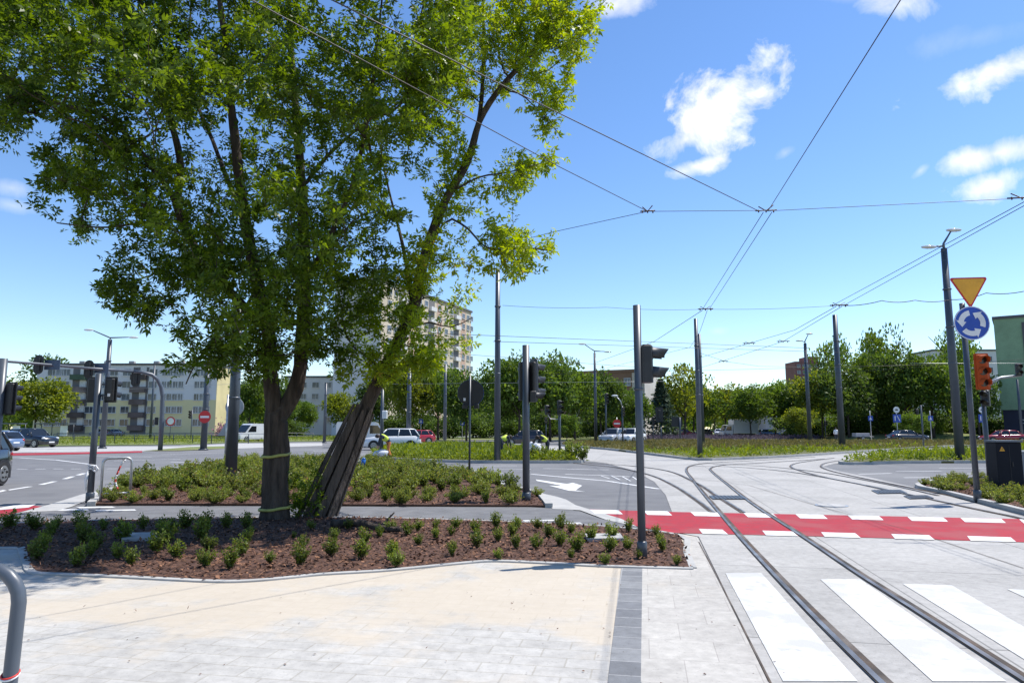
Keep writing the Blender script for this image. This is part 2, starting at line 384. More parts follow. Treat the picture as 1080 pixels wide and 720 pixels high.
sky = _n(nt, 'ShaderNodeTexSky', sky_type='NISHITA', sun_disc=False, sun_elevation=EL, sun_rotation=math.atan2(SX, SY), altitude=200, air_density=1.0, dust_density=.12, ozone_density=2.2)
hsv = _n(nt, 'ShaderNodeHueSaturation'); hsv.inputs['Saturation'].default_value = 1.17; hsv.inputs['Hue'].default_value = .505; L(sky.outputs[0], hsv.inputs['Color'])
geo = _n(nt, 'ShaderNodeTexCoord')
nz = _n(nt, 'ShaderNodeTexNoise'); nz.inputs['Scale'].default_value = 13; nz.inputs['Detail'].default_value = 12; nz.inputs['Roughness'].default_value = .6; nz.inputs['Distortion'].default_value = .35
L(geo.outputs['Generated'], nz.inputs['Vector'])
def vmath(op, a, b):
    n = _n(nt, 'ShaderNodeVectorMath', operation=op); L(a, n.inputs[0]); n.inputs[1].default_value = b; return n
def fm(op, a, b=None, clamp=False):
    n = _n(nt, 'ShaderNodeMath', operation=op, use_clamp=clamp)
    for i, x in enumerate((a, b)):
        if x is None: continue
        if isinstance(x, (int, float)): n.inputs[i].default_value = x
        else: L(x, n.inputs[i])
    return n.outputs[0]
def cdir(px, py): return Vector(ray(px, py)).normalized()
def cloud(px, py, ax, ay, deg, soft, gain):
    """one cumulus puff: an ellipse on the sky sphere in the given compass direction, broken up by noise"""
    c = cdir(px, py); r = (cdir(px + math.cos(math.radians(deg)) * 10, py - math.sin(math.radians(deg)) * 10) - c); r -= c * r.dot(c); r.normalize(); u = c.cross(r) 
    x = fm('MULTIPLY', vmath('DOT_PRODUCT', geo.outputs['Generated'], r).outputs['Value'], F / ax)
    y = fm('MULTIPLY', vmath('DOT_PRODUCT', geo.outputs['Generated'], u).outputs['Value'], F / ay)
    d = fm('SQRT', fm('ADD', fm('MULTIPLY', x, x), fm('MULTIPLY', y, y)))
    front = fm('GREATER_THAN', vmath('DOT_PRODUCT', geo.outputs['Generated'], c).outputs['Value'], .5)
    v = fm('SUBTRACT', fm('MULTIPLY', nz.outputs['Fac'], 3.4), fm('ADD', fm('MULTIPLY', d, 1.25), .60))
    v = fm('MULTIPLY', fm('MULTIPLY', v, soft * .62, True), gain)
    return fm('MULTIPLY', v, front)
tot = None
for a in ((752, 122, 74, 44, 38, 2.8, 1), (722, 148, 46, 22, 25, 2.0, .95), (737, 175, 36, 13, 12, 2.0, .9), (1046, 76, 58, 21, 22, 1.9, .95), (1050, 162, 62, 16, 12, 1.7, .9),
          (1046, 196, 44, 15, 20, 1.8, .9), (950, 6, 38, 18, 5, 1.6, .85), (648, 6, 40, 18, 10, 1.4, .8), (880, -6, 40, 9, 0, .8, .35), (971, 180, 14, 6, 40, 1.2, .55),
          (829, 161, 16, 8, 30, 1.0, .45), (12, 198, 24, 10, -10, 1.0, .5), (14, 217, 22, 8, -10, .9, .45), (757, 349, 14, 6, 5, .8, .4), (1030, 40, 60, 14, 10, .6, .3)):
    c = cloud(*a); tot = c if tot is None else fm('MAXIMUM', tot, c)
# cloud body: thick parts slightly grey
cg = _n(nt, 'ShaderNodeMapRange'); cg.inputs['From Min'].default_value = .35; cg.inputs['From Max'].default_value = .8; cg.inputs['To Min'].default_value = 6.4; cg.inputs['To Max'].default_value = 5.0
nz2 = _n(nt, 'ShaderNodeTexNoise'); nz2.inputs['Scale'].default_value = 24; nz2.inputs['Detail'].default_value = 6; L(geo.outputs['Generated'], nz2.inputs['Vector']); L(nz2.outputs['Fac'], cg.inputs['Value'])
cc = _n(nt, 'ShaderNodeCombineColor')
for i, k in enumerate((.985, 1.0, 1.04)): L(fm('MULTIPLY', cg.outputs[0], k), cc.inputs[i])
mx = _n(nt, 'ShaderNodeMix', data_type='RGBA'); L(tot, mx.inputs[0]); L(hsv.outputs[0], mx.inputs[6]); L(cc.outputs[0], mx.inputs[7]); L(mx.outputs[2], bg.inputs[0])
# ------------------------------------------------------------------ ground, roads, paths (structure)
def flat(name, poly, z, m, label=None, thick=0):
    return struct(MB().sheet(poly, z, 0, thick).build(name, m), label)
flat('ground', [(-900, -60), (900, -60), (900, 1500), (-900, 1500)], -.03, 'grass', 'wide flat grassy ground reaching to the horizon')
flat('road', [(-160, 2), (160, 2), (160, 98), (-160, 98)], 0, 'asphalt', 'grey asphalt road of the roundabout')
flat('far_road', [(-160, 128), (160, 128), (160, 150), (-160, 150)], 0, 'asphalt', 'far grey road in front of the apartment blocks')
flat('avenue', [(20, 98), (44, 98), (70, 420), (55, 420)], .002, 'asphalt', 'avenue running away between trees')
FRONT_BED = [(-160, 556), (0, 553), (120, 549), (300, 546), (420, 547), (540, 551), (640, 556), (717, 565), (724, 583), (731, 600), (700, 599), (640, 597.5), (575, 594), (522, 592), (490, 594), (450, 598), (400, 602.5), (340, 606), (300, 610), (262, 613), (225, 613.5), (170, 611), (110, 608), (60, 606), (33, 604), (27, 592), (22, 578), (-160, 578)]
PAVE = W([(0, 556), (400, 549), (640, 558), (717, 563), (735, 566), (810, 720)]) + [(2.6, 1.5), (2.9, -6), (-30, -6), (-30, 9), (-14, 12)]
flat('pavement', PAVE, .006, 'paver', 'pale block pavement dusted with sand in the foreground')
STRIP = W([(655.5, 597), (677.5, 597), (676, 720)]) + [(1.12, 1.5), (.92, 1.5)] + W([(641, 720)])
flat('tactile_paving', STRIP, .011, 'tactile', 'dark grey strip of patterned paving blocks')
flat('slab_pavement', W([(677.5, 597), (731, 600), (727, 585), (719, 566), (736, 567), (810, 720)]) + [(2.62, 1.5), (1.12, 1.5)] + W([(676, 720)]), .011, 'slab', 'pale cream slab pavement beside the tram track')
CONC = W([(716, 562), (737, 566), (812, 720)]) + [(2.7, 1.5), (3.0, -6), (40, -6), (40, 7.5)] + W([(1200, 577), (1080, 545), (1000, 523), (960, 513), (920, 504), (885, 497), (868, 492), (880, 489), (960, 479.5), (1085, 473), (1300, 466.5), (1300, 463.5), (1085, 469), (1000, 471.5), (920, 476.5), (830, 482.5), (780, 485), (735, 485.8), (685, 480), (640, 474.5), (590, 470.5), (500, 467.8), (380, 467), (380, 469.5), (500, 472), (560, 477.5), (605, 484), (640, 488.5), (668, 496), (690, 508), (702, 522), (708, 538)])
flat('tram_bed', CONC, .008, 'concrete', 'pale concrete tram track bed')
PATH = W([(-400, 552), (0, 541), (80, 536.5), (150, 534), (300, 534), (560, 535), (600, 537), (640, 549), (718, 566), (640, 558), (540, 553), (300, 549), (0, 556), (-400, 575)])
flat('bike_path', PATH, .010, 'path', 'grey asphalt bike path between the planted beds')
# kerb apron beside the path
flat('kerb_apron', W([(505, 506), (552, 517), (570, 522), (583, 537), (612, 538.5), (640, 549), (672, 556), (655, 547.5), (607, 533), (597, 527), (587, 524), (560, 518), (518, 509)]), .016, 'kerb', 'pale concrete kerb apron at the tip of the planted bed')
flat('kerb_apron', W([(20, 541), (50, 533), (85, 522), (125, 513), (160, 505), (158, 508), (128, 517), (98, 525), (75, 535), (60, 539)]), .016, 'kerb', 'pale concrete kerb apron on the left of the planted bed')
flat('far_pavement', W([(-60, 478), (60, 477), (150, 476), (250, 473), (340, 470), (340, 467), (250, 467.5), (190, 470.5), (60, 471.5), (-60, 472)]), .012, 'kerb', 'pale pavement on the far left side of the junction')
# red cycle crossings with white blocks
RA, RB, RC, RD = (612, 537), (1120, 548.6), (708, 562.5), (1120, 573.5)
flat('red_crossing', W([RA, (700, 540), (900, 544), RB, RD, (900, 567), RC, (655, 552)]), .014, 'red', 'red painted cycle crossing over the tram tracks')
bl = MB()
def lerp(a, b, t): return (a[0] + (b[0] - a[0]) * t, a[1] + (b[1] - a[1]) * t)
def topy(x): return 537 + (x - 612) * 11.6 / 508
def boty(x): return 562.5 + (x - 708) * 11 / 412
for a, b in ((622, 652), (678, 704), (728, 757), (784, 815), (839, 868), (894, 927), (957, 995), (1013, 1056), (1075, 1120)):
    bl.sheet(W([(a, topy(a) + .6), (b, topy(b) + .6), (b + 5, topy(b) + 5.0), (a + 5, topy(a) + 5.0)]), .018)
for a, b in ((737, 768), (804, 842), (866, 908), (940, 986), (1020, 1072)):
    bl.sheet(W([(a, boty(a) - 4.8), (b - 6, boty(b) - 4.8), (b, boty(b) + .2), (a + 4, boty(a) + .2)]), .018)
struct(bl.build('crossing_blocks', 'white'), 'white paint blocks along both edges of the red crossing')
flat('red_crossing', W([(-120, 566), (-120, 548), (0, 535.5), (28, 533), (44, 534.5), (0, 545.5)]), .014, 'red', 'red painted cycle crossing at the left edge')
struct(MB().sheet(W([(-6, 537), (14, 533.6), (38, 532.4), (30, 535.6), (-4, 538.6)]), .018).build('crossing_blocks', 'white'), 'white paint block on the left red crossing')
flat('red_crossing', W([(-20, 478.5), (60, 477.3), (150, 475.5), (150, 477.2), (60, 479.4), (-20, 481)]), .016, 'red', 'far red painted cycle crossing on the left')
# painted markings
mk = MB()
for q in (((765, 605), (803, 605), (905, 720), (826, 720)), ((865, 611.5), (907, 611.5), (1062, 720), (984, 720)), ((952, 616.5), (1004, 618), (1180, 720), (1118, 720)), ((1062, 622), (1110, 624), (1340, 720), (1270, 720))):
    mk.sheet(W(q), .013, 0)
struct(mk.build('zebra_crossing', 'zebra'), 'white zebra stripes painted across the tram track')
mk = MB()
def line(pts, w=.12, z=.006): ribbon(mk, [Vector((*p, 0)) for p in W(pts)], w, z)
for a, b in (((-12, 521), (7, 516.5)), ((7, 517), (32, 513)), ((43, 511), (58, 507.5)), ((68, 505), (77, 502.3)), ((82, 501), (89, 499))): line((a, b), .16)
for x in range(-20, 240, 19): line(((x, 494.6 - x * .004), (x + 11, 494.6 - x * .004)), .14)
line([(-30, 481.5), (20, 482.5), (60, 485), (96, 489.5)], .16)
for a, b, y0, y1 in ((100, 160, 481, 481.8), (120, 190, 486, 484), (170, 230, 479, 478), (180, 240, 487, 489), (330, 360, 476, 474.5), (388, 396, 483, 481), (395, 402, 486, 486.6), (150, 210, 497, 496)): line(((a, y0), (b, y1)), .16)
for a, b, y0, y1 in ((430, 455, 491, 491), (448, 477, 493, 492.6), (455, 488, 497, 496.6), (480, 507, 496, 496), (510, 537, 498.7, 499.4), (500, 545, 491.3, 491), (573, 598, 494, 494.2), (598, 642, 494.5, 495.3), (404, 416, 499, 500), (520, 560, 494.3, 494.6)): line(((a, y0), (b, y1)), .13)
line([(560, 499.8), (600, 503.5), (640, 507), (695, 515.5)], .16); line([(596, 500), (640, 501.3), (664, 502.6)], .14)
for k in range(4):
    x = 634 + k * 11; line(((x, 501.6 + k * .3), (x + 9, 504.6 + k * 1.3)), .05)
# turn arrow on the asphalt
mk.sheet(W([(565, 505.5), (598, 510.3), (604, 509), (614, 512), (607, 517), (618, 518.6), (600, 517.4), (579, 512), (592, 512.5), (590, 511.6), (566, 507)]), .007)
for a, b, y0, y1 in ((945, 993, 497, 496.6), (990, 1060, 493.4, 493.4), (995, 1045, 499.6, 499.4), (953, 1034, 503.6, 503), (1045, 1110, 497, 497), (905, 940, 500, 499)): line(((a, y0), (b, y1)), .14)
struct(mk.build('lane_markings', 'white'), 'white lane lines, dashes and arrow on the road')
bp_ = MB()
def pmark(q): bp_.sheet(W(q), .015)
for x0 in (58, 528, 1000):
    dy = 537.5 if x0 == 58 else 551.5
    if x0 == 1000: continue
    pmark([(x0, dy), (x0 + 34, dy - .6), (x0 + 36, dy + .9), (x0 + 1, dy + 1.6)])
    pmark([(x0 + 22, dy - 2.4), (x0 + 60, dy - 3.0), (x0 + 64, dy - 1.8), (x0 + 26, dy - 1.2)])
    pmark([(x0 + 42, dy + .6), (x0 + 84, dy), (x0 + 86, dy + 1.2), (x0 + 44, dy + 2)])
struct(bp_.build('path_markings', 'white'), 'white bicycle path symbols')
# ------------------------------------------------------------------ tram rails
def track(label, rails, side):
    t = thing('tram_track', label, 'tram track', (0, 0, 0), 0, 'tram tracks set in the concrete')
    for pl in rails:
        P = catmull(W(pl), 6)
        g = MB(); ribbon(g, P, .11, .020); ribbon(g, P, .045, .026, 0, 1, side * .026); g.build('rail', ['groove', 'steel'], t)
    return t
track('straight pair of steel tram rails running away from the zebra stripes', [
    [(1020, 800), (945, 733), (890, 680), (850, 640), (812, 600), (780, 565), (757, 538), (741, 519), (730, 505), (724, 496.5), (728, 491.6), (745, 488.6), (790, 486), (860, 482)],
    [(1190, 790), (1100, 730), (1075, 714), (960, 640), (905, 605), (850, 568), (808, 541), (784, 524), (765, 509), (752, 498.5), (750, 493.6), (765, 490.4), (800, 488.4), (870, 484)]], 1)
track('curved tram rails joining the straight track from the left road', [
    [(500, 471), (560, 480), (615, 487.4), (665, 491.4), (705, 497), (735, 510), (757, 524), (784, 541)],
    [(500, 473.2), (560, 482.2), (612, 489), (650, 493), (685, 501), (710, 512), (732, 526), (752, 541)]], 1)
track('right-hand pair of tram rails leaving the frame at the right edge', [
    [(1300, 608), (1180, 573), (1080, 548), (1030, 537.5), (982, 527), (920, 513.5), (870, 503.5), (842, 496), (834, 491.5), (845, 487.6), (880, 483)],
    [(1300, 590), (1180, 563), (1080, 541), (1040, 532), (1000, 522.6), (940, 510.6), (900, 502.4), (874, 496), (866, 491.6), (874, 487.6), (900, 484)]], -1)
track('diagonal tram rails linking the straight track to the right-hand track', [
    [(727, 492), (760, 492), (790, 493.6), (835, 498), (890, 507.5), (930, 516), (960, 522.5)],
    [(752, 489.6), (790, 491), (830, 494), (870, 499), (910, 506), (950, 514), (990, 523)]], -1)
for k, (q, lb) in enumerate((([(748, 523.5), (783, 523.5), (789, 527), (752, 527)], 'dark drain grating between the straight rails beyond the red crossing'),
                             ([(919, 517.6), (950, 517.2), (957, 520.6), (926, 521.2)], 'dark drain grating between the right-hand rails, left of a second grating'),
                             ([(953, 523.6), (978, 523), (985, 526), (960, 526.8)], 'dark drain grating on the right-hand track near the planted bed'))):
    g = MB(); P = W(q); g.sheet(P, .03, 0, .015); 
    for j in range(1, 9):
        a = lerp(P[0], P[1], j / 9); b = lerp(P[3], P[2], j / 9); ribbon(g, [Vector((*a, 0)), Vector((*b, 0))], .05, .034, 0, 1)
    tag(g.build('drain_grate', ['pole', 'black']), lb, 'drain')
mh = MB(); c = G(877, 533.5); mh.tube([(c[0], c[1], .010), (c[0], c[1], .022)], [.34, .34], 28, 0); mh.tube([(c[0], c[1], .022), (c[0], c[1], .026)], [.29, .29], 28, 1)
tag(mh.build('manhole_cover', ['galv', 'kerb']), 'round manhole cover in the concrete beside the red crossing', 'manhole')
ex = MB()   # expansion joint lines in the track bed
for q in ([(737, 572), (760, 616), (812, 720), (845, 790)], [(700, 500), (790, 512), (870, 536), (960, 560), (1080, 600)]): ribbon(ex, [Vector((*p, 0)) for p in W(q)],   .015, .0155)
struct(ex.build('slab_joints', 'groove'), 'dark joint lines between the concrete slabs')
# ------------------------------------------------------------------ planted beds and islands
def edge(name, pts, w, z, h, label, m='kerb', closed=False):
    P = W(pts); P = P + [P[0]] if closed else P
    mb = MB(); ribbon(mb, catmull(P, 3), w, z, h); return struct(mb.build(name, m), label)
flat('mulch_bed', W(FRONT_BED), .022, 'mulch', 'bark mulch bed in the foreground', .02)
edge('kerb', [(-160, 578.5), (22, 578.5)], .09, .025, .018, 'thin pale edging of the front bed at far left')
edge('kerb', [(22, 578), (27, 592), (33, 604), (60, 606.4), (110, 608.4), (170, 611.4), (225, 614), (262, 613.6), (300, 610.5), (340, 606.5), (400, 603), (450, 598.5), (490, 594.5), (522, 592.4), (575, 594.5), (640, 598), (731, 600.6)], .09, .025, .018, 'thin pale edging curving along the front bed')
edge('kerb', [(731, 600), (724, 583), (717, 565), (640, 556), (540, 551), (420, 547), (300, 546), (120, 549), (0, 553), (-160, 556)], .09, .025, .018, 'thin pale edging of the front bed along the bike path')
BACK_BED = [(96, 533), (112, 521), (150, 508.5), (190, 502), (225, 496), (260, 490), (330, 487.5), (400, 490), (450, 497), (500, 507), (545, 517), (566, 523), (578, 535), (300, 533.5), (150, 533)]
flat('mulch_bed', W(BACK_BED), .05, 'mulch', 'bark mulch bed behind the bike path', .05)
edge('kerb', [(96, 533.6), (112, 521), (150, 508.3), (190, 501.6), (225, 495.6), (260, 489.6), (330, 487), (400, 489.6), (450, 496.6), (500, 506.6), (545, 516.6), (567, 522.6), (579, 535.4)], .16, .10, .1, 'pale kerb round the bed behind the bike path')
RIGHT_BED = [(969, 513.6), (1000, 507.5), (1045, 505), (1100, 504), (1300, 504), (1400, 590), (1200, 571), (1080, 541), (1000, 521)]
flat('mulch_bed', W(RIGHT_BED), .05, 'mulch', 'bark mulch bed at the right edge', .05)
edge('kerb', [(1400, 504), (1100, 503.8), (1045, 504.8), (1000, 507.2), (968, 513.6), (1000, 521.5), (1080, 541.8), (1200, 572)], .15, .10, .1, 'pale kerb round the right bed')
ISL_L = [(394, 481.5), (400, 477), (420, 474), (450, 471.5), (500, 471.8), (540, 474.5), (575, 480), (604, 485.5), (612, 488), (560, 488.3), (500, 488), (440, 486.2), (405, 484)]
ISL_C = [(592, 470), (640, 474), (690, 480), (735, 485.3), (780, 484.3), (830, 482), (920, 476), (1000, 471), (1085, 468.8), (1085, 467.2), (1000, 467), (860, 466.4), (700, 466), (600, 467.6)]
ISL_R = [(886, 488.8), (960, 480.3), (1085, 474), (1300, 468), (1300, 487.5), (1085, 488), (960, 488.6), (900, 490)]
for P, lb in ((ISL_L, 'traffic island soil left of the workers'), (ISL_C, 'central roundabout island soil'), (ISL_R, 'right traffic island soil')):
    flat('island', W(P), .11, 'soil', lb, .11)
    edge('kerb', P, .16, .13, .13, 'kerb round the ' + lb.replace(' soil', ''), 'kerb', True)
LAWN_L = [(55, 470.5), (190, 469), (245, 466.8), (330, 465.4), (395, 464.6), (395, 461), (60, 460.6), (-60, 461), (-60, 471)]
flat('lawn', W(LAWN_L), .08, 'grass', 'strip of lawn at the far left of the junction', .08)
flat('lawn', W([(150, 475.6), (200, 471.4), (245, 470.4), (248, 472.5), (190, 475.5)]), .03, 'grass', 'small triangle of lawn by the no-entry mast')
flat('lawn', [(-22, 98), (20, 99), (16, 128), (-22, 128)], .05, 'grass', 'lawn in front of the pale apartment block', .06)
flat('lawn', [(44, 99), (160, 99), (160, 128), (48, 128)], .05, 'grass', 'lawn under the trees on the right', .06)
flat('far_pavement', [(30, 87), (130, 87), (130, 91), (30, 91)], .01, 'kerb', 'pale footpath beyond the central island')
FLOWERS = W([(660, 464), (700, 461.5), (830, 460.6), (880, 461.5), (860, 463.8), (700, 464.4)])
flat('flower_bed', FLOWERS, .09, 'lavender', 'dark purple flower bed on the far side of the central island', .09)
# ------------------------------------------------------------------ ground cover (stuff)
def scatter(poly, n):
    P = np.array(poly); lo, hi = P.min(0), P.max(0); out = np.zeros((0, 2))
    while len(out) < n:
        q = lo + RNG.random((n * 2, 2)) * (hi - lo); out = np.concatenate([out, q[inside_np(q, poly)]])
    return out[:n]
def cover(name, poly, n, h, m, label, z=.1, w=.06, leafs=5, lo=0., band=None):
    c = scatter(poly, n)
    if band is not None: c = c[band(c)]
    n = len(c); hh = h * (0.55 + .9 * np.array([noise.noise((x * .35, y * .35, 3)) * .5 + .5 for x, y in c])) * (.7 + .6 * RNG.random(n))
    P = np.repeat(np.c_[c, np.full(n, z)], leafs, 0); k = len(P)
    P[:, :2] += RNG.normal(size=(k, 2)) * h * .35; P[:, 2] += RNG.random(k) * np.repeat(hh, leafs) * .7
    d = rdir(k, .9); L_ = np.repeat(hh, leafs) * (.45 + .4 * RNG.random(k))
    V = leaves(P, d, rdir(k), L_, L_ * w / .12 * .3)
    tone = np.clip(np.repeat(np.array([noise.noise((x * .22, y * .22, 9)) * .5 + .5 for x, y in c]), leafs) * .6 + RNG.random(k) * .5 + lo - .05, 0, 1)
    o = bpy.data.objects.new(name, leafmesh(name, V, tone, m)); COL.objects.link(o); return tag(o, label, 'ground cover', None, 'stuff')
wl = W(ISL_L)
cover('ground_cover', wl, 7500, .34, 'cover', 'low bright green planting on the left traffic island with the workers', .11)
wc = W(ISL_C)
cover('ground_cover', wc, 9000, .30, 'cover', 'yellow green planting along the near rim of the central island', .11, band=lambda c: (c[:, 1] < 49 + np.abs(c[:, 0] - 11) * .45 + RNG.normal(size=len(c)) * 1.2))
cover('ground_cover', wc, 19000, .27, 'coverb', 'dull brownish green planting across the central island', .11, band=lambda c: (c[:, 1] > 46 + np.abs(c[:, 0] - 11) * .45))
cover('ground_cover', W(ISL_R), 6500, .34, 'cover', 'bright green planting on the right traffic island', .11, band=lambda c: c[:, 0] < 60)
cover('lavender', FLOWERS, 4200, .45, 'lav', 'dark purple lavender planting beyond the central island', .09)
cover('lawn_grass', W(LAWN_L), 9000, .30, 'lawnblade', 'long bright grass on the far left lawn', .08, band=lambda c: (c[:, 0] > -70))
# bark chips
ch = np.concatenate([scatter(W(FRONT_BED), 15000), scatter(W([(140, 533), (578, 535), (560, 522), (480, 512), (330, 516), (180, 511), (110, 523)]), 9000), scatter(W([(969, 513.6), (1000, 507.5), (1085, 505), (1085, 541), (1000, 521)]), 3000)])
n = len(ch); P = np.c_[ch, .028 + RNG.random(n) * .025 + np.where(ch[:, 1] > G(0, 545)[1], .03, 0)]; d = rdir(n); d[:, 2] *= .35
V = leaves(P, d, np.array([[0, 0, 1.]]) + RNG.normal(size=(n, 3)) * .35, .035 + .05 * RNG.random(n), .009 + .013 * RNG.random(n), .02, 0)
o = bpy.data.objects.new('bark_chips', leafmesh('bark_chips', V, RNG.random(n) ** 1.6, 'chip')); COL.objects.link(o); tag(o, 'reddish brown bark chips covering the planted beds', 'mulch', None, 'stuff')
# a few dry bits lying on the pavement
ch = scatter([(-6, 4), (2, 4), (2, 8.2), (-2, 7.6), (-6, 8)], 170); ch = ch[~inside_np(ch, W(FRONT_BED))]
n = len(ch); V = leaves(np.c_[ch, np.full(n, .014)], rdir(n) * np.array([[1, 1, .15]]), np.array([[0, 0, 1.]]) + RNG.normal(size=(n, 3)) * .2, .012 + .03 * RNG.random(n) ** 2, .003 + .006 * RNG.random(n), .05, 0)
o = bpy.data.objects.new('dry_debris', leafmesh('dry_debris', V, RNG.random(n) * .5, 'chip')); COL.objects.link(o); tag(o, 'tiny dry bits of bark and leaf on the sandy pavement', 'debris', None, 'stuff')
# ------------------------------------------------------------------ shrubs
def shrub_mesh(name, m, h=.42, r=.2, stems=12, per=26, ll=.05):
    ex = MB(); Ps = []; D = []; T = []
    for s in range(stems):
        q = random.uniform(0, 2 * PI); k = random.random() ** .6 * r; hh = h * random.uniform(.6, 1.1) * (1 - .35 * k / r)
        p0 = Vector((random.gauss(0, .03), random.gauss(0, .03), 0)); p1 = Vector((math.cos(q) * k * .6, math.sin(q) * k * .6, hh * .55)); p2 = Vector((math.cos(q) * k, math.sin(q) * k, hh))
        ex.tube([p0, p1, p2], [.006, .004, .0015], 4)
        for j in range(per):
            t = random.uniform(.18, 1.0); p = p0.lerp(p1, t / .55) if t < .55 else p1.lerp(p2, (t - .55) / .45)
            a = random.uniform(0, 2 * PI); d = Vector((math.cos(a), math.sin(a), random.uniform(.1, 1.2) + (1.5 if t > .92 else 0)))
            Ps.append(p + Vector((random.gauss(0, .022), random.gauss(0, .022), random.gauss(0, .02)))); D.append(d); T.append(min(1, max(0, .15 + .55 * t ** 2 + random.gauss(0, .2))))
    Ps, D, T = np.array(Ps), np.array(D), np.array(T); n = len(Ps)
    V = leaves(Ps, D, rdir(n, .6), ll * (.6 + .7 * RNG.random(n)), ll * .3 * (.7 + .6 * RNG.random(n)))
    return leafmesh(name, V, T, m, ex)
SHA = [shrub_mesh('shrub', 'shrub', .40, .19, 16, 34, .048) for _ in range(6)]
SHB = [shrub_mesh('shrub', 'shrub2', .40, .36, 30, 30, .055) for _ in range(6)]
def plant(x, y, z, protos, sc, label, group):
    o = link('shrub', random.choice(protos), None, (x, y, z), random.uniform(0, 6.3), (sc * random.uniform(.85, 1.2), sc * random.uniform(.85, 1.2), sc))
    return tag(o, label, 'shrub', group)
fb = W(FRONT_BED); taken = []
def ok(x, y, d): return all((x - a) ** 2 + (y - b) ** 2 > d * d for a, b in taken)
LB1 = 'small leafy green shrub planted in the bark mulch of the foreground bed'
for px, py in ((216, 600), (243, 602), (254, 588), (284, 596), (315, 598), (320, 579), (348, 588), (352, 571), (382, 591), (383, 576), (400, 568), (413, 591), (442, 576), (460, 570), (477, 588), (502, 579), (525, 572), (220, 582), (261, 573), (545, 580), (566, 580), (590, 577), (610, 583), (642, 583), (663, 562), (661, 581), (692, 566), (699, 583), (578, 568), (602, 564), (625, 572), (645, 569), (412, 562), (430, 566), (476, 566), (540, 566), (502, 563)):
    x, y = G(px, py); taken.append((x, y)); plant(x, y, .022, SHA, random.uniform(.40, .74), LB1, 'shrubs in the foreground bed')
px = -150
while px < 600:     # taller row along the path side of the bed
    x, y = G(px, 561 + random.uniform(-1.5, 1.5)); 
    if px < 262 or px > 430: taken.append((x, y)); plant(x, y, .045, SHA, random.uniform(.5, .85) if px < 300 else random.uniform(.42, .7), LB1, 'shrubs in the foreground bed')
    px += random.uniform(19, 27)
for _ in range(1400):
    px, py = random.uniform(-150, 215), random.uniform(564, 601)
    x, y = G(px, py)
    if inside((x, y), fb) and ok(x, y, .50): taken.append((x, y)); plant(x, y, .022, SHA, random.uniform(.5, .95), LB1, 'shrubs in the foreground bed')
takenf = taken; bb = W(BACK_BED); taken = []; nb = 0
for _ in range(9000):
    px, py = random.uniform(110, 575), random.uniform(487, 534)
    x, y = G(px, py)
    front = py > 522 - (abs(px - 330) / 240) * 3
    if inside((x, y), bb) and ok(x, y, .56 if y < 18 else .74) and nb < 285:
        if front and random.random() < .5: continue
        if px > 540 and py > 526 : continue
        taken.append((x, y)); nb += 1
        plant(x, y, .05, SHB if random.random() < .8 else SHA, random.uniform(1.0, 1.4) if not front else random.uniform(.55, .85), 'spreading green shrub massed in the bed behind the bike path', 'shrubs massed behind the bike path')
rb = W(RIGHT_BED); taken = []
for _ in range(2500):
    px, py = random.uniform(975, 1120), random.uniform(505, 541)
    x, y = G(px, py)
    if inside((x, y), rb) and ok(x, y, .62) and py < 541 - (1080 - px) * .24:
        taken.append((x, y)); plant(x, y, .05, SHB, random.uniform(.5, .85), 'low shrub in the mulch bed around the dark street cabinet', 'shrubs round the street cabinet')
for px, py, s in ((602, 487, 2.6), (614, 487.5, 2.3), (560, 486.5, 2.0), (573, 486.5, 1.9)):
    x, y = G(px, py); plant(x, y, .11, SHA, s, 'tall bright green weedy clump at the right tip of the workers\' island', 'weedy clumps on the traffic island')
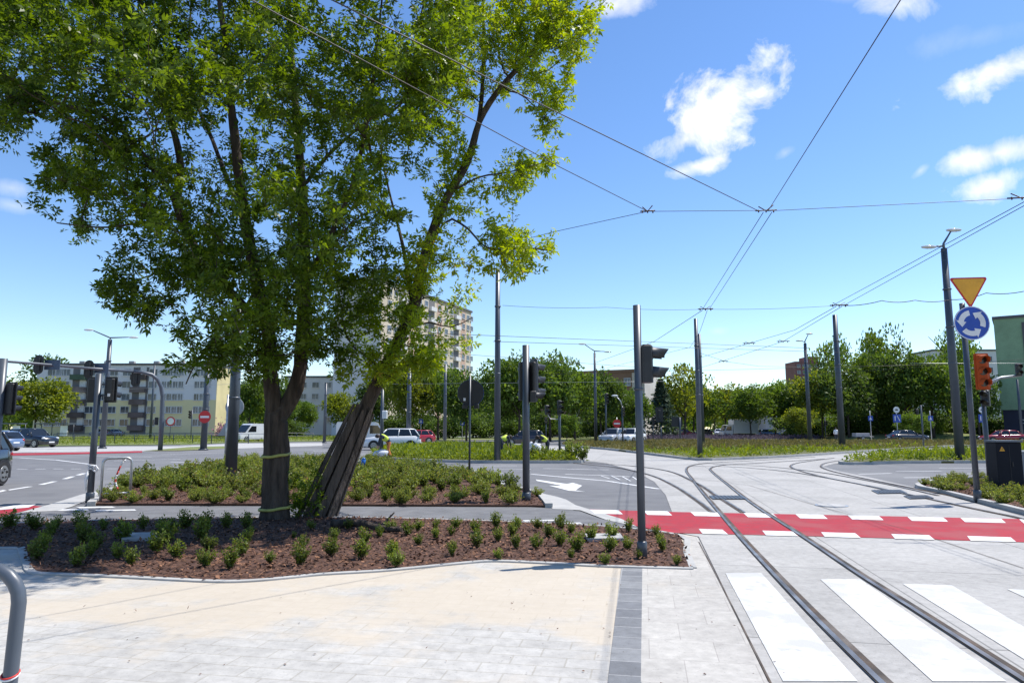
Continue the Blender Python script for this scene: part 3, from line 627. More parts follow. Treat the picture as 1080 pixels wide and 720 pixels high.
# ------------------------------------------------------------------ the two foreground trees
YT = G(290, 548)[1]
class Skel:
    def __init__(s): s.p = []; s.par = []; s.r = []
    def limb(s, pts, r0, r1, start=None, step=.22):
        """pts: world points; returns index of the last node"""
        P = catmull(pts, 8); L_ = [0]
        for i in range(1, len(P)): L_.append(L_[-1] + (P[i] - P[i - 1]).length)
        n = max(2, int(L_[-1] / step)); last = start
        for k in range(n + 1):
            d = L_[-1] * k / n; i = max(j for j in range(len(L_)) if L_[j] <= d + 1e-9); i = min(i, len(P) - 2)
            t = (d - L_[i]) / max(1e-6, L_[i + 1] - L_[i]); q = P[i].lerp(P[i + 1], t)
            if k == 0 and start is not None: continue
            s.p.append(q); s.par.append(-1 if last is None else last); s.r.append(r0 + (r1 - r0) * k / n); last = len(s.p) - 1
        return last
    def near(s, q):
        a = np.array(s.p); d = np.linalg.norm(a - np.array(q), axis=1); return int(d.argmin())
    def grow(s, targets):
        tr = [Vector(t) for t in targets]; a = np.array(s.p); 
        d0 = np.array([np.linalg.norm(a - np.array(t), axis=1).min() for t in tr]); tips = []
        n0 = len(s.p); buf = np.zeros((n0 + len(tr) * 14, 3)); buf[:n0] = a; cnt = n0
        for i in np.argsort(d0):
            t = tr[i]; A_ = buf[:cnt]; dv = np.array(t) - A_; d = np.linalg.norm(dv, axis=1)
            cost = d + .9 * np.maximum(0, A_[:, 2] - t.z + .15)
            j = int(cost.argmin()); q = Vector(s.p[j]); D = (t - q).length; n = max(2, min(12, int(D / .2))); last = j
            bend = Vector((random.gauss(0, .10), random.gauss(0, .10), random.gauss(.10, .10))) * D
            tip = []
            for k in range(1, n + 1):
                u = k / n; pt = q.lerp(t, u) + bend * (4 * u * (1 - u)) + Vector((random.gauss(0, .018), random.gauss(0, .018), random.gauss(0, .018)))
                s.p.append(pt); s.par.append(last); s.r.append(0); last = len(s.p) - 1; buf[cnt] = pt; cnt += 1; tip.append(pt)
            tips.append(([q] + tip))
        return tips, n0
    def finish(s, n0):
        ar = [0.0] * len(s.p); ch = [0] * len(s.p)
        for i in range(len(s.p)):
            if s.par[i] >= 0: ch[s.par[i]] += 1
        for i in range(len(s.p) - 1, n0 - 1, -1):
            if ch[i] == 0: ar[i] = .0045 ** 2.3
            s.r[i] = max(.0045, ar[i] ** (1 / 2.3))
            if s.par[i] >= n0: ar[s.par[i]] += ar[i]
    def chains(s, lo, hi):
        done = set(); ch = {}
        for i in range(lo, hi):
            if s.par[i] >= 0: ch.setdefault(s.par[i], []).append(i)
        out = []
        for i in range(lo, hi):
            pr = s.par[i]
            if pr >= lo and ch[pr][0] == i: continue
            c = [pr, i] if pr >= 0 else [i]; k = i
            while k in ch: k = ch[k][0]; c.append(k)
            out.append(c)
        return out
def wob(pts, Y0, a=0):
    return [A(p[0], p[1], Y0 + p[2]) for p in pts]
def crown_targets(poly, nclump, per, dy, rad, ymul=1.0, holes=()):
    xs = [p[0] for p in poly]; ys = [p[1] for p in poly]; out = []; k = 0
    while k < nclump:
        px, py = random.uniform(min(xs), max(xs)), random.uniform(min(ys), max(ys))
        if not inside((px, py), poly): continue
        if any(((px - hx) / hr) ** 2 + ((py - hy) / hv) ** 2 < 1 for hx, hy, hr, hv in holes): continue
        k += 1; Y = YT + dy(px, py); c = A(px, py, Y)
        for _ in range(per):
            q = c + Vector((random.gauss(0, rad), random.gauss(0, rad), random.gauss(0, rad * .75)))
            # keep the twig tip inside the outline seen in the photograph
            u = (q.x, q.y, q.z)
            w_ = (q.z - H); yy = q.y; cz = yy * CT + w_ * ST; pxx = 540 + F * q.x / cz; pyy = 360 - F * (w_ * CT - yy * ST) / cz
            if inside((pxx, pyy), poly): out.append(q)
    return out
def compound_leaves(name, tips, m, per, spread, ll, tone, parent, off):
    B = []; D = []; T = []
    for t in tips:
        n = len(t); L_ = sum((t[i + 1] - t[i]).length for i in range(n - 1))
        for k in range(per):
            u = 1 - random.random() ** 1.3 * min(1, .62 / max(L_, .1)); x = u * (n - 1); i = min(int(x), n - 2); p = t[i].lerp(t[i + 1], x - i)
            ax = (t[i + 1] - t[i]).normalized() if (t[i + 1] - t[i]).length > 1e-6 else Vector((0, 0, 1))
            d = Vector((random.gauss(0, 1), random.gauss(0, 1), random.gauss(.15, .7))).normalized() * .8 + ax * .6
            B.append(p + Vector((random.gauss(0, spread), random.gauss(0, spread), random.gauss(0, spread)))); D.append(d); T.append(tone(p) + random.gauss(0, .16))
    B = np.array(B); D = unit(np.array(D)); T = np.array(T); n = len(B)
    N = rdir(n, 1.3); s = unit(np.cross(D, N)); up = np.cross(s, D); sz = ll * (.65 + .6 * RNG.random(n))[:, None]
    Vs = []; Ts = []
    for off_, sd_, tw, k in ((.55, 0, 0, 1.0), (.5, 1, .9, .85), (.5, -1, .9, .85), (.12, 1, 1.15, .8), (.12, -1, 1.15, .8)):
        base = B + D * sz * 1.1 * off_; d = D * math.cos(tw) + s * sd_ * math.sin(tw) + RNG.normal(size=(n, 3)) * .16; d[:, 2] -= .22
        nn = up + RNG.normal(size=(n, 3)) * .3
        Vs.append(leaves(base, d, nn, sz[:, 0] * k, sz[:, 0] * k * (.165 + .07 * RNG.random(n)), .06, .16)); Ts.append(T + RNG.normal(size=n) * .1)
    V = np.concatenate(Vs) - np.array(off)[None, None, :]
    o = link(name, leafmesh(name, V, np.clip(np.concatenate(Ts), 0, 1), m), parent); return o
def bark_tube(mb, P, R, n=12):
    """trunk with ridged, uneven section"""
    base = len(mb.v); mb.tube(P, R, n, 0)
    for i in range(base, len(mb.v)):
        k = (i - base) // n; k = min(k, len(P) - 1); v = Vector(mb.v[i]); c = Vector(P[k]); d = v - c
        f = 1 + .16 * noise.noise((v.x * 5, v.y * 5, v.z * 1.6)) + .10 * noise.noise((v.x * 16, v.y * 16, v.z * 2.2)) + .05 * noise.noise((v.x * 40, v.y * 40, v.z * 7)); mb.v[i] = tuple(c + d * f)
def skel_mesh(sk, lo, hi, off, name, m, parent, n=7, bark=False, seg=None):
    mb = MB()
    for c in sk.chains(lo, hi):
        P = [sk.p[i] for i in c]; R = [sk.r[i] for i in c]
        if c[0] < lo or (len(c) > 1 and sk.par[c[1]] == c[0] and c[0] not in range(lo, hi)): R[0] = min(R[0], R[1] * 1.25)
        if len(R) > 1 and sk.r[c[0]] > R[1] * 1.4: R[0] = R[1] * 1.1
        mx_ = max(R)
        if bark: bark_tube(mb, P, R, 28 if mx_ > .12 else 14)
        else: mb.tube(P, R, 8 if mx_ > .03 else (5 if mx_ > .012 else 3), 0)
    return mb.build(name, m, parent, off)
for _ in range(400):
    px, py = random.uniform(225, 715), random.uniform(559, 600); x, y = G(px, py)
    if inside((x, y), fb) and all((x - a) ** 2 + (y - b) ** 2 > .55 ** 2 for a, b in takenf): takenf.append((x, y)); plant(x, y, .022, SHA, random.uniform(.3, .6), LB1, 'shrubs in the foreground bed')
bx, by = G(290, 548)
big = thing('broad_tree', 'big many-stemmed leafy tree with dark trunk and two yellow straps, in the front bed', 'tree', (bx, by, 0))
sk = Skel()
t0 = [A(288, 556, YT), A(290, 520, YT), A(292, 470, YT), A(291, 440, YT)]
e0 = sk.limb(t0, .255, .215, None, .08); 
for k in range(len(sk.p)):
    sk.r[k] += .11 * math.exp(-k * .45)
fk = e0
R1 = sk.limb(wob([(291, 440, 0), (303, 428, .05), (313, 405, .1), (318, 375, .15), (321, 320, .25), (321, 272, .3), (318, 200, .5), (312, 120, .6), (306, 40, .8), (303, -40, 1.0), (310, -100, 1.1)], YT), .150, .03, fk)
M1 = sk.limb(wob([(291, 440, 0), (286, 410, -.03), (284, 378, -.05), (283, 351, -.1), (272, 300, -.2), (261, 245, -.35), (256, 215, -.4), (245, 122, -.6), (238, 50, -.7), (228, -30, -.8), (222, -90, -.9)], YT), .150, .03, fk)
j = sk.near(A(282, 346, YT - .1))
L1 = sk.limb(wob([(282, 346, -.1), (268, 335, -.1), (245, 310, -.2), (220, 284, -.3), (200, 250, -.5), (187, 218, -.6), (190, 168, -.7), (172, 105, -.8), (157, 62, -.9), (150, 10, -1), (140, -60, -1.1)], YT), .095, .025, j)
j = sk.near(A(188, 215, YT - .6))
sk.limb(wob([(188, 215, -.6), (171, 190, -.8), (131, 140, -1.1), (100, 119, -1.3), (60, 109, -1.5), (5, 80, -1.7), (-50, 60, -1.8)], YT), .06, .015, j)
j = sk.near(A(258, 225, YT - .38))
sk.limb(wob([(258, 225, -.38), (240, 190, .2), (225, 150, .9), (205, 100, 1.4), (200, 40, 1.7), (205, -50, 1.9)], YT), .055, .015, j)
j = sk.near(A(321, 300, YT + .27))
sk.limb(wob([(321, 300, .27), (345, 255, -.2), (370, 200, -.6), (385, 140, -1.0), (395, 70, -1.3), (405, -20, -1.4)], YT), .06, .015, j)
j = sk.near(A(318, 200, YT + .5))
sk.limb(wob([(318, 200, .5), (345, 165, .8), (385, 130, 1.2), (430, 100, 1.5), (450, 50, 1.6)], YT), .045, .012, j)
j = sk.near(A(272, 300, YT - .2))
sk.limb(wob([(272, 300, -.2), (255, 330, -.7), (232, 350, -1.1), (208, 380, -1.3), (196, 405, -1.4)], YT), .035, .01, j)
j = sk.near(A(220, 284, YT - .3))
sk.limb(wob([(220, 284, -.3), (190, 275, -.2), (160, 290, 0), (125, 300, .1)], YT), .03, .01, j)
j = sk.near(A(200, 250, YT - .5))
sk.limb(wob([(200, 250, -.5), (160, 235, -.9), (110, 240, -1.1), (60, 235, -1.2)], YT), .03, .01, j)
nl = len(sk.p)
POLY_D = [(-150, 60), (-110, -40), (-20, -110), (120, -150), (280, -155), (420, -120), (500, -30), (505, 60), (480, 130), (450, 200), (430, 270), (402, 330), (385, 385), (330, 380), (312, 372), (285, 392), (250, 402), (238, 420), (218, 428), (195, 420), (182, 398), (150, 392), (148, 380), (178, 380), (160, 360), (163, 342), (125, 326), (98, 313), (108, 290), (112, 268), (135, 262), (130, 240), (108, 236), (80, 262), (50, 240), (25, 208), (28, 172), (5, 150), (-60, 130)]
HOLES = [(15, 68, 22, 12), (148, 150, 16, 12), (90, 235, 30, 10), (345, 345, 14, 30), (300, 330, 8, 40), (215, 15, 9, 8), (235, 105, 14, 10), (395, 230, 16, 12), (25, 60, 14, 8), (120, 75, 12, 8)]
def dyD(px, py): return random.gauss(-.9, 1.3)
tg = crown_targets(POLY_D, 222, 8, dyD, .40, holes=HOLES) + crown_targets([(180, 230), (330, 200), (440, 210), (400, 330), (330, 385), (240, 405), (190, 380), (165, 345)], 22, 8, lambda a, b: random.gauss(-.8, .8), .36) + crown_targets([(300, -80), (480, -80), (490, 60), (470, 130), (330, 130)], 10, 8, lambda a, b: random.gauss(-2.3, .4), .36)
# foliage close to the main stems, below the fork of the canopy
tips, n0 = sk.grow(tg); sk.finish(n0)
off = (bx, by, 0)
tr = skel_mesh(sk, 0, nl, off, 'trunk', 'bark', big, bark=True)
skel_mesh(sk, nl, len(sk.p), off, 'branches', 'bark', big)
def toneD(p): return .38 + .28 * noise.noise((p.x * .55, p.y * .55, p.z * .55)) + .05 * (p.x + 4)  # noise plus a steady rise in tone towards the right of the crown
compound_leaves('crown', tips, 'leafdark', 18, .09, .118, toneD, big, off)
# right, leaning, yellow green
Y2 = G(340, 545)[1]
lx, ly = G(341, 546)
lean = thing('leaning_tree', 'leaning yellow-green tree rising out of a sleeve of old boards', 'tree', (lx, ly, 0))
sk2 = Skel(); YT = Y2
e = sk2.limb(wob([(338, 548, 0), (350, 515, 0), (368, 470, 0), (386, 430, 0), (399, 402, 0), (420, 360, 0), (436, 325, 0), (446, 278, 0), (458, 240, 0), (473, 205, 0), (494, 168, 0), (507, 125, 0), (531, 89, -.1), (570, 46, -.2), (597, 8, -.3), (612, -40, -.4)], YT), .165, .02)
j = sk2.near(A(505, 130, YT)); sk2.limb(wob([(505, 130, 0), (509, 90, .1), (510, 30, .3), (508, -50, .4)], YT), .05, .012, j)
j = sk2.near(A(436, 325, YT)); sk2.limb(wob([(436, 325, 0), (425, 260, .4), (410, 200, .7), (400, 150, .9)], YT), .05, .012, j)
j = sk2.near(A(440, 300, YT)); sk2.limb(wob([(440, 300, 0), (468, 235, -.1), (492, 240, -.3), (515, 262, -.5), (560, 262, -.7), (588, 266, -.8)], YT), .03, .01, j)
j = sk2.near(A(474, 204, YT)); sk2.limb(wob([(474, 204, 0), (505, 187, -.2), (535, 182, -.4), (572, 172, -.5)], YT), .025, .008, j)
j = sk2.near(A(526, 95, YT)); sk2.limb(wob([(526, 95, -.1), (550, 100, -.3), (575, 125, -.5), (590, 142, -.6)], YT), .018, .006, j)
j = sk2.near(A(535, 84, YT)); sk2.limb(wob([(535, 84, -.1), (525, 50, .2), (540, 35, .3), (585, 30, .4), (625, 20, .5)], YT), .02, .006, j)
j = sk2.near(A(405, 390, YT)); sk2.limb(wob([(405, 390, 0), (385, 375, -.3), (368, 360, -.5), (360, 330, -.6)], YT), .03, .01, j)
j = sk2.near(A(425, 350, YT)); sk2.limb(wob([(425, 350, 0), (450, 340, -.3), (475, 345, -.4), (498, 335, -.5)], YT), .02, .008, j)
nl2 = len(sk2.p)
PA = [(352, 400), (350, 345), (385, 300), (425, 270), (440, 235), (462, 190), (480, 130), (520, 200), (512, 240), (500, 285), (512, 290), (490, 330), (506, 365), (470, 362), (462, 395), (400, 412)]
PB = [(470, -60), (640, -70), (640, 30), (618, 92), (575, 110), (545, 118), (520, 130), (480, 130), (490, 60)]
PC = [(500, 240), (520, 228), (548, 236), (588, 255), (594, 268), (560, 282), (548, 296), (535, 292), (512, 285)]
PD = [(520, 170), (545, 160), (587, 166), (580, 180), (560, 188), (552, 210), (520, 205)]
PE = [(545, 105), (600, 95), (592, 145), (560, 140)]
def dyL(px, py): return random.gauss(0, .55)
tg = (crown_targets(PA, 36, 7, dyL, .26) + crown_targets(PB, 48, 6, lambda a, b: random.gauss(-.1, .6), .40) + crown_targets(PC, 15, 6, lambda a, b: -.6 + random.gauss(0, .4), .36) + crown_targets(PD, 10, 5, lambda a, b: -.4 + random.gauss(0, .35), .3)
      + crown_targets(PE, 5, 5, lambda a, b: -.4 + random.gauss(0, .2), .16) + crown_targets([(400, 60), (500, -40), (505, 60), (480, 150), (450, 210), (420, 200)], 15, 6, lambda a, b: random.gauss(.5, .7), .3))
tips2, n02 = sk2.grow(tg); sk2.finish(n02)
off2 = (lx, ly, 0)
skel_mesh(sk2, 0, nl2, off2, 'trunk', 'bark', lean, bark=True); skel_mesh(sk2, nl2, len(sk2.p), off2, 'branches', 'bark', lean)
def toneL(p): return .5 + .32 * noise.noise((p.x * .7, p.y * .7, p.z * .7))
compound_leaves('crown', tips2, 'leaflime', 12, .08, .118, toneL, lean, off2)
# sucker leaves at the foot of the leaning tree
sp = [[A(320 + random.uniform(-14, 22), 545, YT - .3), A(316 + random.uniform(-25, 25), 530 - random.uniform(0, 45), YT - .3 + random.gauss(0, .1))] for _ in range(26)]
compound_leaves('sucker_leaves', sp, 'leafdark', 7, .05, .09, lambda p: .6, lean, off2)
# yellow straps round the trunk
for py, lb in ((535, 'yellow strap tied low round the dark trunk'), (480, 'yellow strap tied at chest height round the dark trunk')):
    g = MB(); c = A(290.5, py, by); rr = .285 if py > 500 else .245
    P = [(c.x + math.cos(q) * rr, c.y + math.sin(q) * rr, c.z + .03 * math.sin(q + 1) + .006 * math.sin(5 * q)) for q in [2 * PI * k / 28 for k in range(29)]]
    g.tube(P, .028, 8); tag(g.build('trunk_strap', 'band'), lb, 'strap')
# boards leaning round the second trunk
gd = thing('board_sleeve', 'sleeve of weathered grey boards wrapped round the leaning tree trunk', 'trunk guard', (lx, ly, 0))
ax0, ax1 = A(334, 545, Y2), A(383, 431, Y2); axv = (ax1 - ax0).normalized(); e1 = Vector((0, -1, 0)); e1 = (e1 - axv * axv.dot(e1)).normalized(); e2 = axv.cross(e1)
LT = (ax1 - ax0).length
for k, (ang, lo_, hi_, wd) in enumerate(((-1.45, -.1, .88, .11), (-.85, -.1, 1.0, .10), (-.28, -.12, 1.05, .15), (.36, -.12, .97, .15), (.95, -.1, 1.06, .13), (1.6, -.1, .97, .14), (2.5, -.05, .95, .15), (3.5, -.05, 1.0, .15))):
    rad_ = e1 * math.cos(ang) + e2 * math.sin(ang); tan_ = axv.cross(rad_); n = 9; g = MB(); vs = []
    for i in range(n + 1):
        t = lo_ + (hi_ - lo_) * i / n; c = ax0 + axv * LT * t + rad_ * (.225 + .13 * (1 - t) + .012 * noise.noise((k * 3, t * 3, 0))); ww = wd * (1.2 - .25 * t) * (.93 + .14 * noise.noise((k * 7, t * 5, 2)))
        if i == n: ww *= .6; c = c + axv * .06 * math.sin(k * 9)
        for a, b in ((-1, -1), (1, -1), (1, 1), (-1, 1)): vs.append(c + tan_ * a * ww / 2 + rad_ * b * .013)
    fs = [(3, 2, 1, 0), tuple(n * 4 + i for i in range(4))]
    for i in range(n):
        for q in range(4): fs.append((i * 4 + q, i * 4 + (q + 1) % 4, i * 4 + 4 + (q + 1) % 4, i * 4 + 4 + q))
    g.add(vs, fs); g.build('board', 'wood', gd, off2)
g = MB(); P = [A(350, 553, G(370, 558)[1]), A(380, 555, G(380, 559)[1]), A(400, 558, G(400, 561)[1]), A(424, 562, G(424, 564)[1])]
P = [Vector((p.x, p.y, .09 + .03 * math.sin(i * 2))) for i, p in enumerate(P)]; bark_tube(g, catmull(P, 5), [.07 - .002 * i for i in range(16)], 9)
g.tube([P[2], P[2] + Vector((.2, .25, .22))], [.03, .012], 6); tag(g.build('fallen_branch', 'bark'), 'dark dead branch lying on the mulch to the right of the trunks', 'branch')
for (q, lb) in (([(126, 566.5), (160, 566), (166, 571.5), (128, 572.5)], 'pale concrete slab set in the shaded mulch on the left'), ([(617, 567.5), (654, 567), (658, 572.5), (620, 573)], 'pale concrete slab set in the mulch near the front signal pole')):
    tag(MB().sheet(W(q), .075, 0, .06).build('concrete_slab', 'kerb'), lb, 'slab')
# ------------------------------------------------------------------ background trees
def crown_mesh(name, m, kind):
    B = []; Nn = []; T = []
    nl_ = 26 if kind != 'spruce' else 0
    lobes = []
    for i in range(nl_):
        d = Vector((random.gauss(0, 1), random.gauss(0, 1), random.gauss(.1, 1))).normalized(); k = random.uniform(.35, .75) 
        lobes.append((Vector((d.x * k * .5, d.y * k * .5, .58 + d.z * k * .40)), random.uniform(.10, .19), random.random()))
    per = 230 if kind == 'full' else 105
    for c, r, t in lobes:
        for _ in range(per):
            d = Vector((random.gauss(0, 1), random.gauss(0, 1), random.gauss(.25, 1))).normalized()
            rr = r * random.uniform(.55, 1.12) * (1 + .3 * noise.noise(d * 2 + c * 9)); B.append(c + Vector((d.x * rr, d.y * rr, d.z * rr * .85))); Nn.append(d); T.append(.5 + .4 * (t - .5) + random.gauss(0, .2))
    if kind == 'spruce':
        for i in range(3600):
            z = random.random() ** .8; r = (1 - z) * .30 * (.75 + .25 * math.sin(z * 70)); q = random.uniform(0, 6.3); r *= random.uniform(.5, 1.05)
            B.append(Vector((math.cos(q) * r, math.sin(q) * r, .06 + z * .94 - r * .25))); Nn.append(Vector((math.cos(q), math.sin(q), -.5))); T.append(random.random())
    B = np.array(B); Nn = np.array(Nn); n = len(B); sz = (.030 if kind != 'spruce' else .028) * (.6 + .8 * RNG.random(n))
    V = leaves(B, Nn + RNG.normal(size=(n, 3)) * .8, rdir(n, .5), sz * 1.3, sz * .42)
    return leafmesh(name, V, np.clip(np.array(T), 0, 1), m)
CR = {k: [crown_mesh('crown', TREE_MATS[i], kd) for _ in range(3)] for k, i, kd in (('deep', 0, 'full'), ('mid', 1, 'full'), ('light', 2, 'full'), ('thin', 1, 'thin'), ('thinlight', 2, 'thin'))}
CR['spruce'] = [crown_mesh('crown', TREE_MATS[3], 'spruce')]
def trunk_mesh():
    g = MB(); g.tube([(0, 0, -.02), (.005, 0, .12), (-.005, .006, .35), (.01, 0, .7)], [.020, .015, .012, .004], 7)
    for k in range(6):
        q = k * 1.1; z = .25 + .06 * k; g.tube([(0, 0, z), (math.cos(q) * .11, math.sin(q) * .11, z + .12), (math.cos(q) * .24, math.sin(q) * .24, z + .26)], [.009, .006, .002], 5)
    return g.mesh('trunk', 'barkfar')
TRM = [trunk_mesh()]
WORDS = {'deep': 'dark green dense tree', 'mid': 'mid green leafy tree', 'light': 'bright yellow-green tree', 'thin': 'loose open-crowned tree', 'thinlight': 'pale airy tree', 'spruce': 'dark conical spruce'}
def tree(px, base, top, wpx, kind, where, group='trees around the junction', Y=None):
    x, y = G(px, base) if Y is None else (XT(px, base, Y), Y); h = ZT(top, y); w = wpx * y / F
    t = thing('spruce_tree' if kind == 'spruce' else 'leafy_tree', WORDS[kind] + ' ' + where, 'tree', (x, y, 0), random.uniform(0, 6.3), group)
    link('trunk', TRM[0], t, sc=(h * .9, h * .9, h)); wx = w * 1.22 / (1.0 if kind != 'spruce' else .6)
    link('crown', random.choice(CR[kind]), t, sc=(wx, wx, h)); return t
for a in (
    (36, 463, 394, 66, 'light', 'in front of the left end of the long apartment block', 110), (-30, 460, 388, 70, 'mid', 'beyond the left edge by the apartment block', 130), (52, 459, 374, 60, 'deep', 'rising behind the roof of the long apartment block, left', 185),
    (262, 462, 392, 44, 'mid', 'between the broad trunk and the lit gable of the apartment block', 115), (285, 460, 398, 50, 'deep', 'directly behind the broad trunk', 120), (318, 461, 420, 36, 'mid', 'low, left of the board sleeve', 125), (362, 461, 408, 44, 'light', 'just right of the leaning trunk', 118),
    (400, 462, 385, 56, 'deep', 'below the tall tower block, left', 100), (432, 463, 372, 60, 'light', 'below the tall tower block, middle', 95), (462, 462, 380, 56, 'mid', 'below the right end of the tall tower block', 98), (492, 463, 386, 54, 'deep', 'right behind the round sign back', 92),
    (526, 464, 378, 66, 'deep', 'behind the tall mast of the workers\' island', 88), (548, 465, 366, 74, 'mid', 'tallest above the dark hatchback', 84), (580, 464, 366, 70, 'deep', 'above the white sack of the workers', 88), (606, 464, 380, 60, 'mid', 'left of the slim double lamp', 92), (598, 466, 434, 26, 'mid', 'young and small on the verge behind the workers', 74),
    (634, 464, 386, 48, 'deep', 'behind the slim double lamp', 98), (655, 463, 396, 44, 'deep', 'in front of the brown and cream block', 104), (668, 463, 410, 40, 'mid', 'just left of the front signal pole', 100),
    (698, 462, 400, 44, 'spruce', 'against the cream gable', 112), (723, 461, 377, 52, 'thinlight', 'tall beside the cream gable', 120), (742, 461, 402, 46, 'mid', 'behind the central mast', 130), (766, 461, 404, 46, 'light', 'left of the white box truck', 135), (792, 462, 402, 50, 'mid', 'over the white box truck', 112), (818, 461, 398, 48, 'mid', 'over the blue parked car', 118), (754, 459, 412, 40, 'thinlight', 'far down the avenue, left', 190), (779, 459, 413, 44, 'light', 'far down the avenue, right', 200),
    (842, 462, 398, 48, 'deep', 'left of the far double lamp', 115), (712, 461, 404, 40, 'light', 'between the spruce and the pale airy tree', 125), (732, 460, 398, 44, 'mid', 'left of the central mast', 140), (780, 460, 405, 46, 'light', 'behind the box truck, middle', 150), (805, 460, 402, 44, 'mid', 'behind the box truck, right', 145), (832, 461, 400, 46, 'light', 'left of the far double lamp, bright one', 128), (868, 462, 388, 54, 'light', 'at the left end of the right-hand wood', 108), (846, 462, 425, 32, 'light', 'small, low before the right-hand wood', 100),
    (884, 461, 345, 44, 'thin', 'slender and high above the right-hand wood, left', 135), (932, 461, 333, 56, 'thin', 'highest above the right-hand wood', 140), (896, 463, 378, 66, 'deep', 'in the right-hand wood behind the leaning mast', 104), (926, 463, 366, 64, 'mid', 'in the right-hand wood above the dark saloon, left', 108), (957, 463, 362, 66, 'deep', 'in the right-hand wood above the dark saloon, right', 104), (985, 463, 366, 60, 'mid', 'in the right-hand wood left of the yield sign', 102), (1010, 463, 370, 56, 'deep', 'in the right-hand wood behind the yield sign post', 106), (1034, 463, 385, 46, 'deep', 'in the right-hand wood left of the green building', 96), (966, 463, 432, 34, 'mid', 'young and small behind the blue parking signs', 92), (1018, 463, 330, 40, 'thin', 'tall behind the roundabout sign', 150),
    (1110, 462, 380, 70, 'deep', 'outside the right edge', 120)):
    tree(*a[:5], a[5], Y=a[6])
k = 0
UND = [(382, 430), (410, 432), (440, 425), (470, 430), (505, 428), (535, 430), (568, 428), (600, 432), (632, 425), (655, 430), (840, 428), (868, 432), (885, 425), (905, 420), (925, 428), (945, 422), (975, 420), (1000, 426), (1020, 424), (1040, 430), (300, 436), (250, 440)]
for px, top in UND:
    Y = random.uniform(108, 122); x = XT(px, 460, Y); h = ZT(top + 6, Y); w = 46 * Y / F
    o = link('undergrowth_bush', CR['deep'][k % 3], None, (x, Y, -h * .42), random.uniform(0, 6), (w * 1.2, w * 1.2, h * 1.5)); k += 1
    tag(o, 'dark undergrowth bush filling the gap below the tree crowns', 'bush', 'undergrowth below the far trees')
# far-off wood closing the horizon: one mass
n = 26000; q = RNG.uniform(-.95, 1.05, n); R_ = RNG.uniform(255, 330, n); hx = np.array([noise.noise((a * 14, 0, 5)) for a in q])
P = np.c_[q * R_, R_, RNG.random(n) ** .7 * (12 + 5 * hx)]; sz = 1.0 + 1.3 * RNG.random(n)
V = leaves(P, rdir(n, .3), rdir(n, .4), sz * 1.5, sz * .55); o = bpy.data.objects.new('far_wood', leafmesh('far_wood', V, np.clip(.4 + .5 * hx + RNG.normal(size=n) * .2, 0, 1), TREE_MATS[1])); COL.objects.link(o); tag(o, 'distant wood closing the horizon', 'wood', None, 'stuff')
g = MB(); c = XT(1003, 450, 99)
bk = [(60, 99), (150, 97), (150, 112), (60, 112)]; vs = [(48, 99, 0), (80, 100, 0), (150, 98, 0), (48, 126, .6), (80, 126, 2.6), (150, 126, 3.5)]
g.add(vs, [(0, 1, 4, 3), (1, 2, 5, 4)], 0, True); struct(g.build('bank', 'grass'), 'grassy bank under the trees on the right')
# ------------------------------------------------------------------ signal heads, masts, signs
def head(parent, c, ang, n=3, s=1.0, plate=None, body='black', face='black', lens='lens', visor=True, name='signal_head'):
    """traffic-light head; ang: direction it faces (0 = towards +x, -90deg = towards camera). c in the local frame of parent"""
    R = Matrix.Rotation(ang, 3, 'Z'); c = Vector(c); u = .30 * s; hh = n * u
    T = lambda v: c + R @ Vector(v)
    g = MB(); g.bbox(c, (.17 * s, .27 * s, hh), .03 * s, 0, ang)
    if plate:
        pw, ph, rd = plate; pts = []
        for sx, sz in ((1, 1), (-1, 1), (-1, -1), (1, -1)):
            a0 = {(1, 1): 0, (-1, 1): 90, (-1, -1): 180, (1, -1): 270}[(sx, sz)]
            for t in range(0, 91, 18): pts.append((sx * (pw / 2 - rd) + rd * math.cos(math.radians(a0 + t)), sz * (ph / 2 - rd) + rd * math.sin(math.radians(a0 + t))))
        g.prism(pts, -.012, .012, 1, lambda v: T((.02 + v.y, v.x, v.z)))
    hd = g.build(name, [body, face], parent)
    for k in range(n):
        z = (n - 1) / 2 * u - k * u; l = MB(); l.tube([T((.085 * s, 0, z)), T((.098 * s, 0, z))], [.10 * s, .10 * s], 16); l.build('lens', lens, hd)
        if visor:
            v = MB(); n2 = 12; P0 = []; P1 = []
            for i in range(n2 + 1):
                q = math.radians(-25 + 230 * i / n2); y_, z_ = math.cos(q) * .118 * s, math.sin(q) * .118 * s; ln = (.19 + .09 * max(0, math.sin(q))) * s
                P0.append(T((.08 * s, y_, z + z_))); P1.append(T((.08 * s + ln, y_ * .93, z + z_ * .93 - .02 * s)))
            P2 = [p + (c + R @ Vector((.1, 0, z)) - p) * .06 for p in P1]; P3 = [p + (c + R @ Vector((.08, 0, z)) - p) * .06 for p in P0]
            m_ = n2 + 1; fs = []
            for i in range(n2): fs += [(i, i + 1, m_ + i + 1, m_ + i), (m_ + i, m_ + i + 1, 2 * m_ + i + 1, 2 * m_ + i), (2 * m_ + i, 2 * m_ + i + 1, 3 * m_ + i + 1, 3 * m_ + i)]
            fs += [(0, m_, 2 * m_, 3 * m_), (n2, 3 * m_ + n2, 2 * m_ + n2, m_ + n2)]
            v.add(P0 + P1 + P2 + P3, fs, 0, True); v.build('visor', body, hd)
    return hd
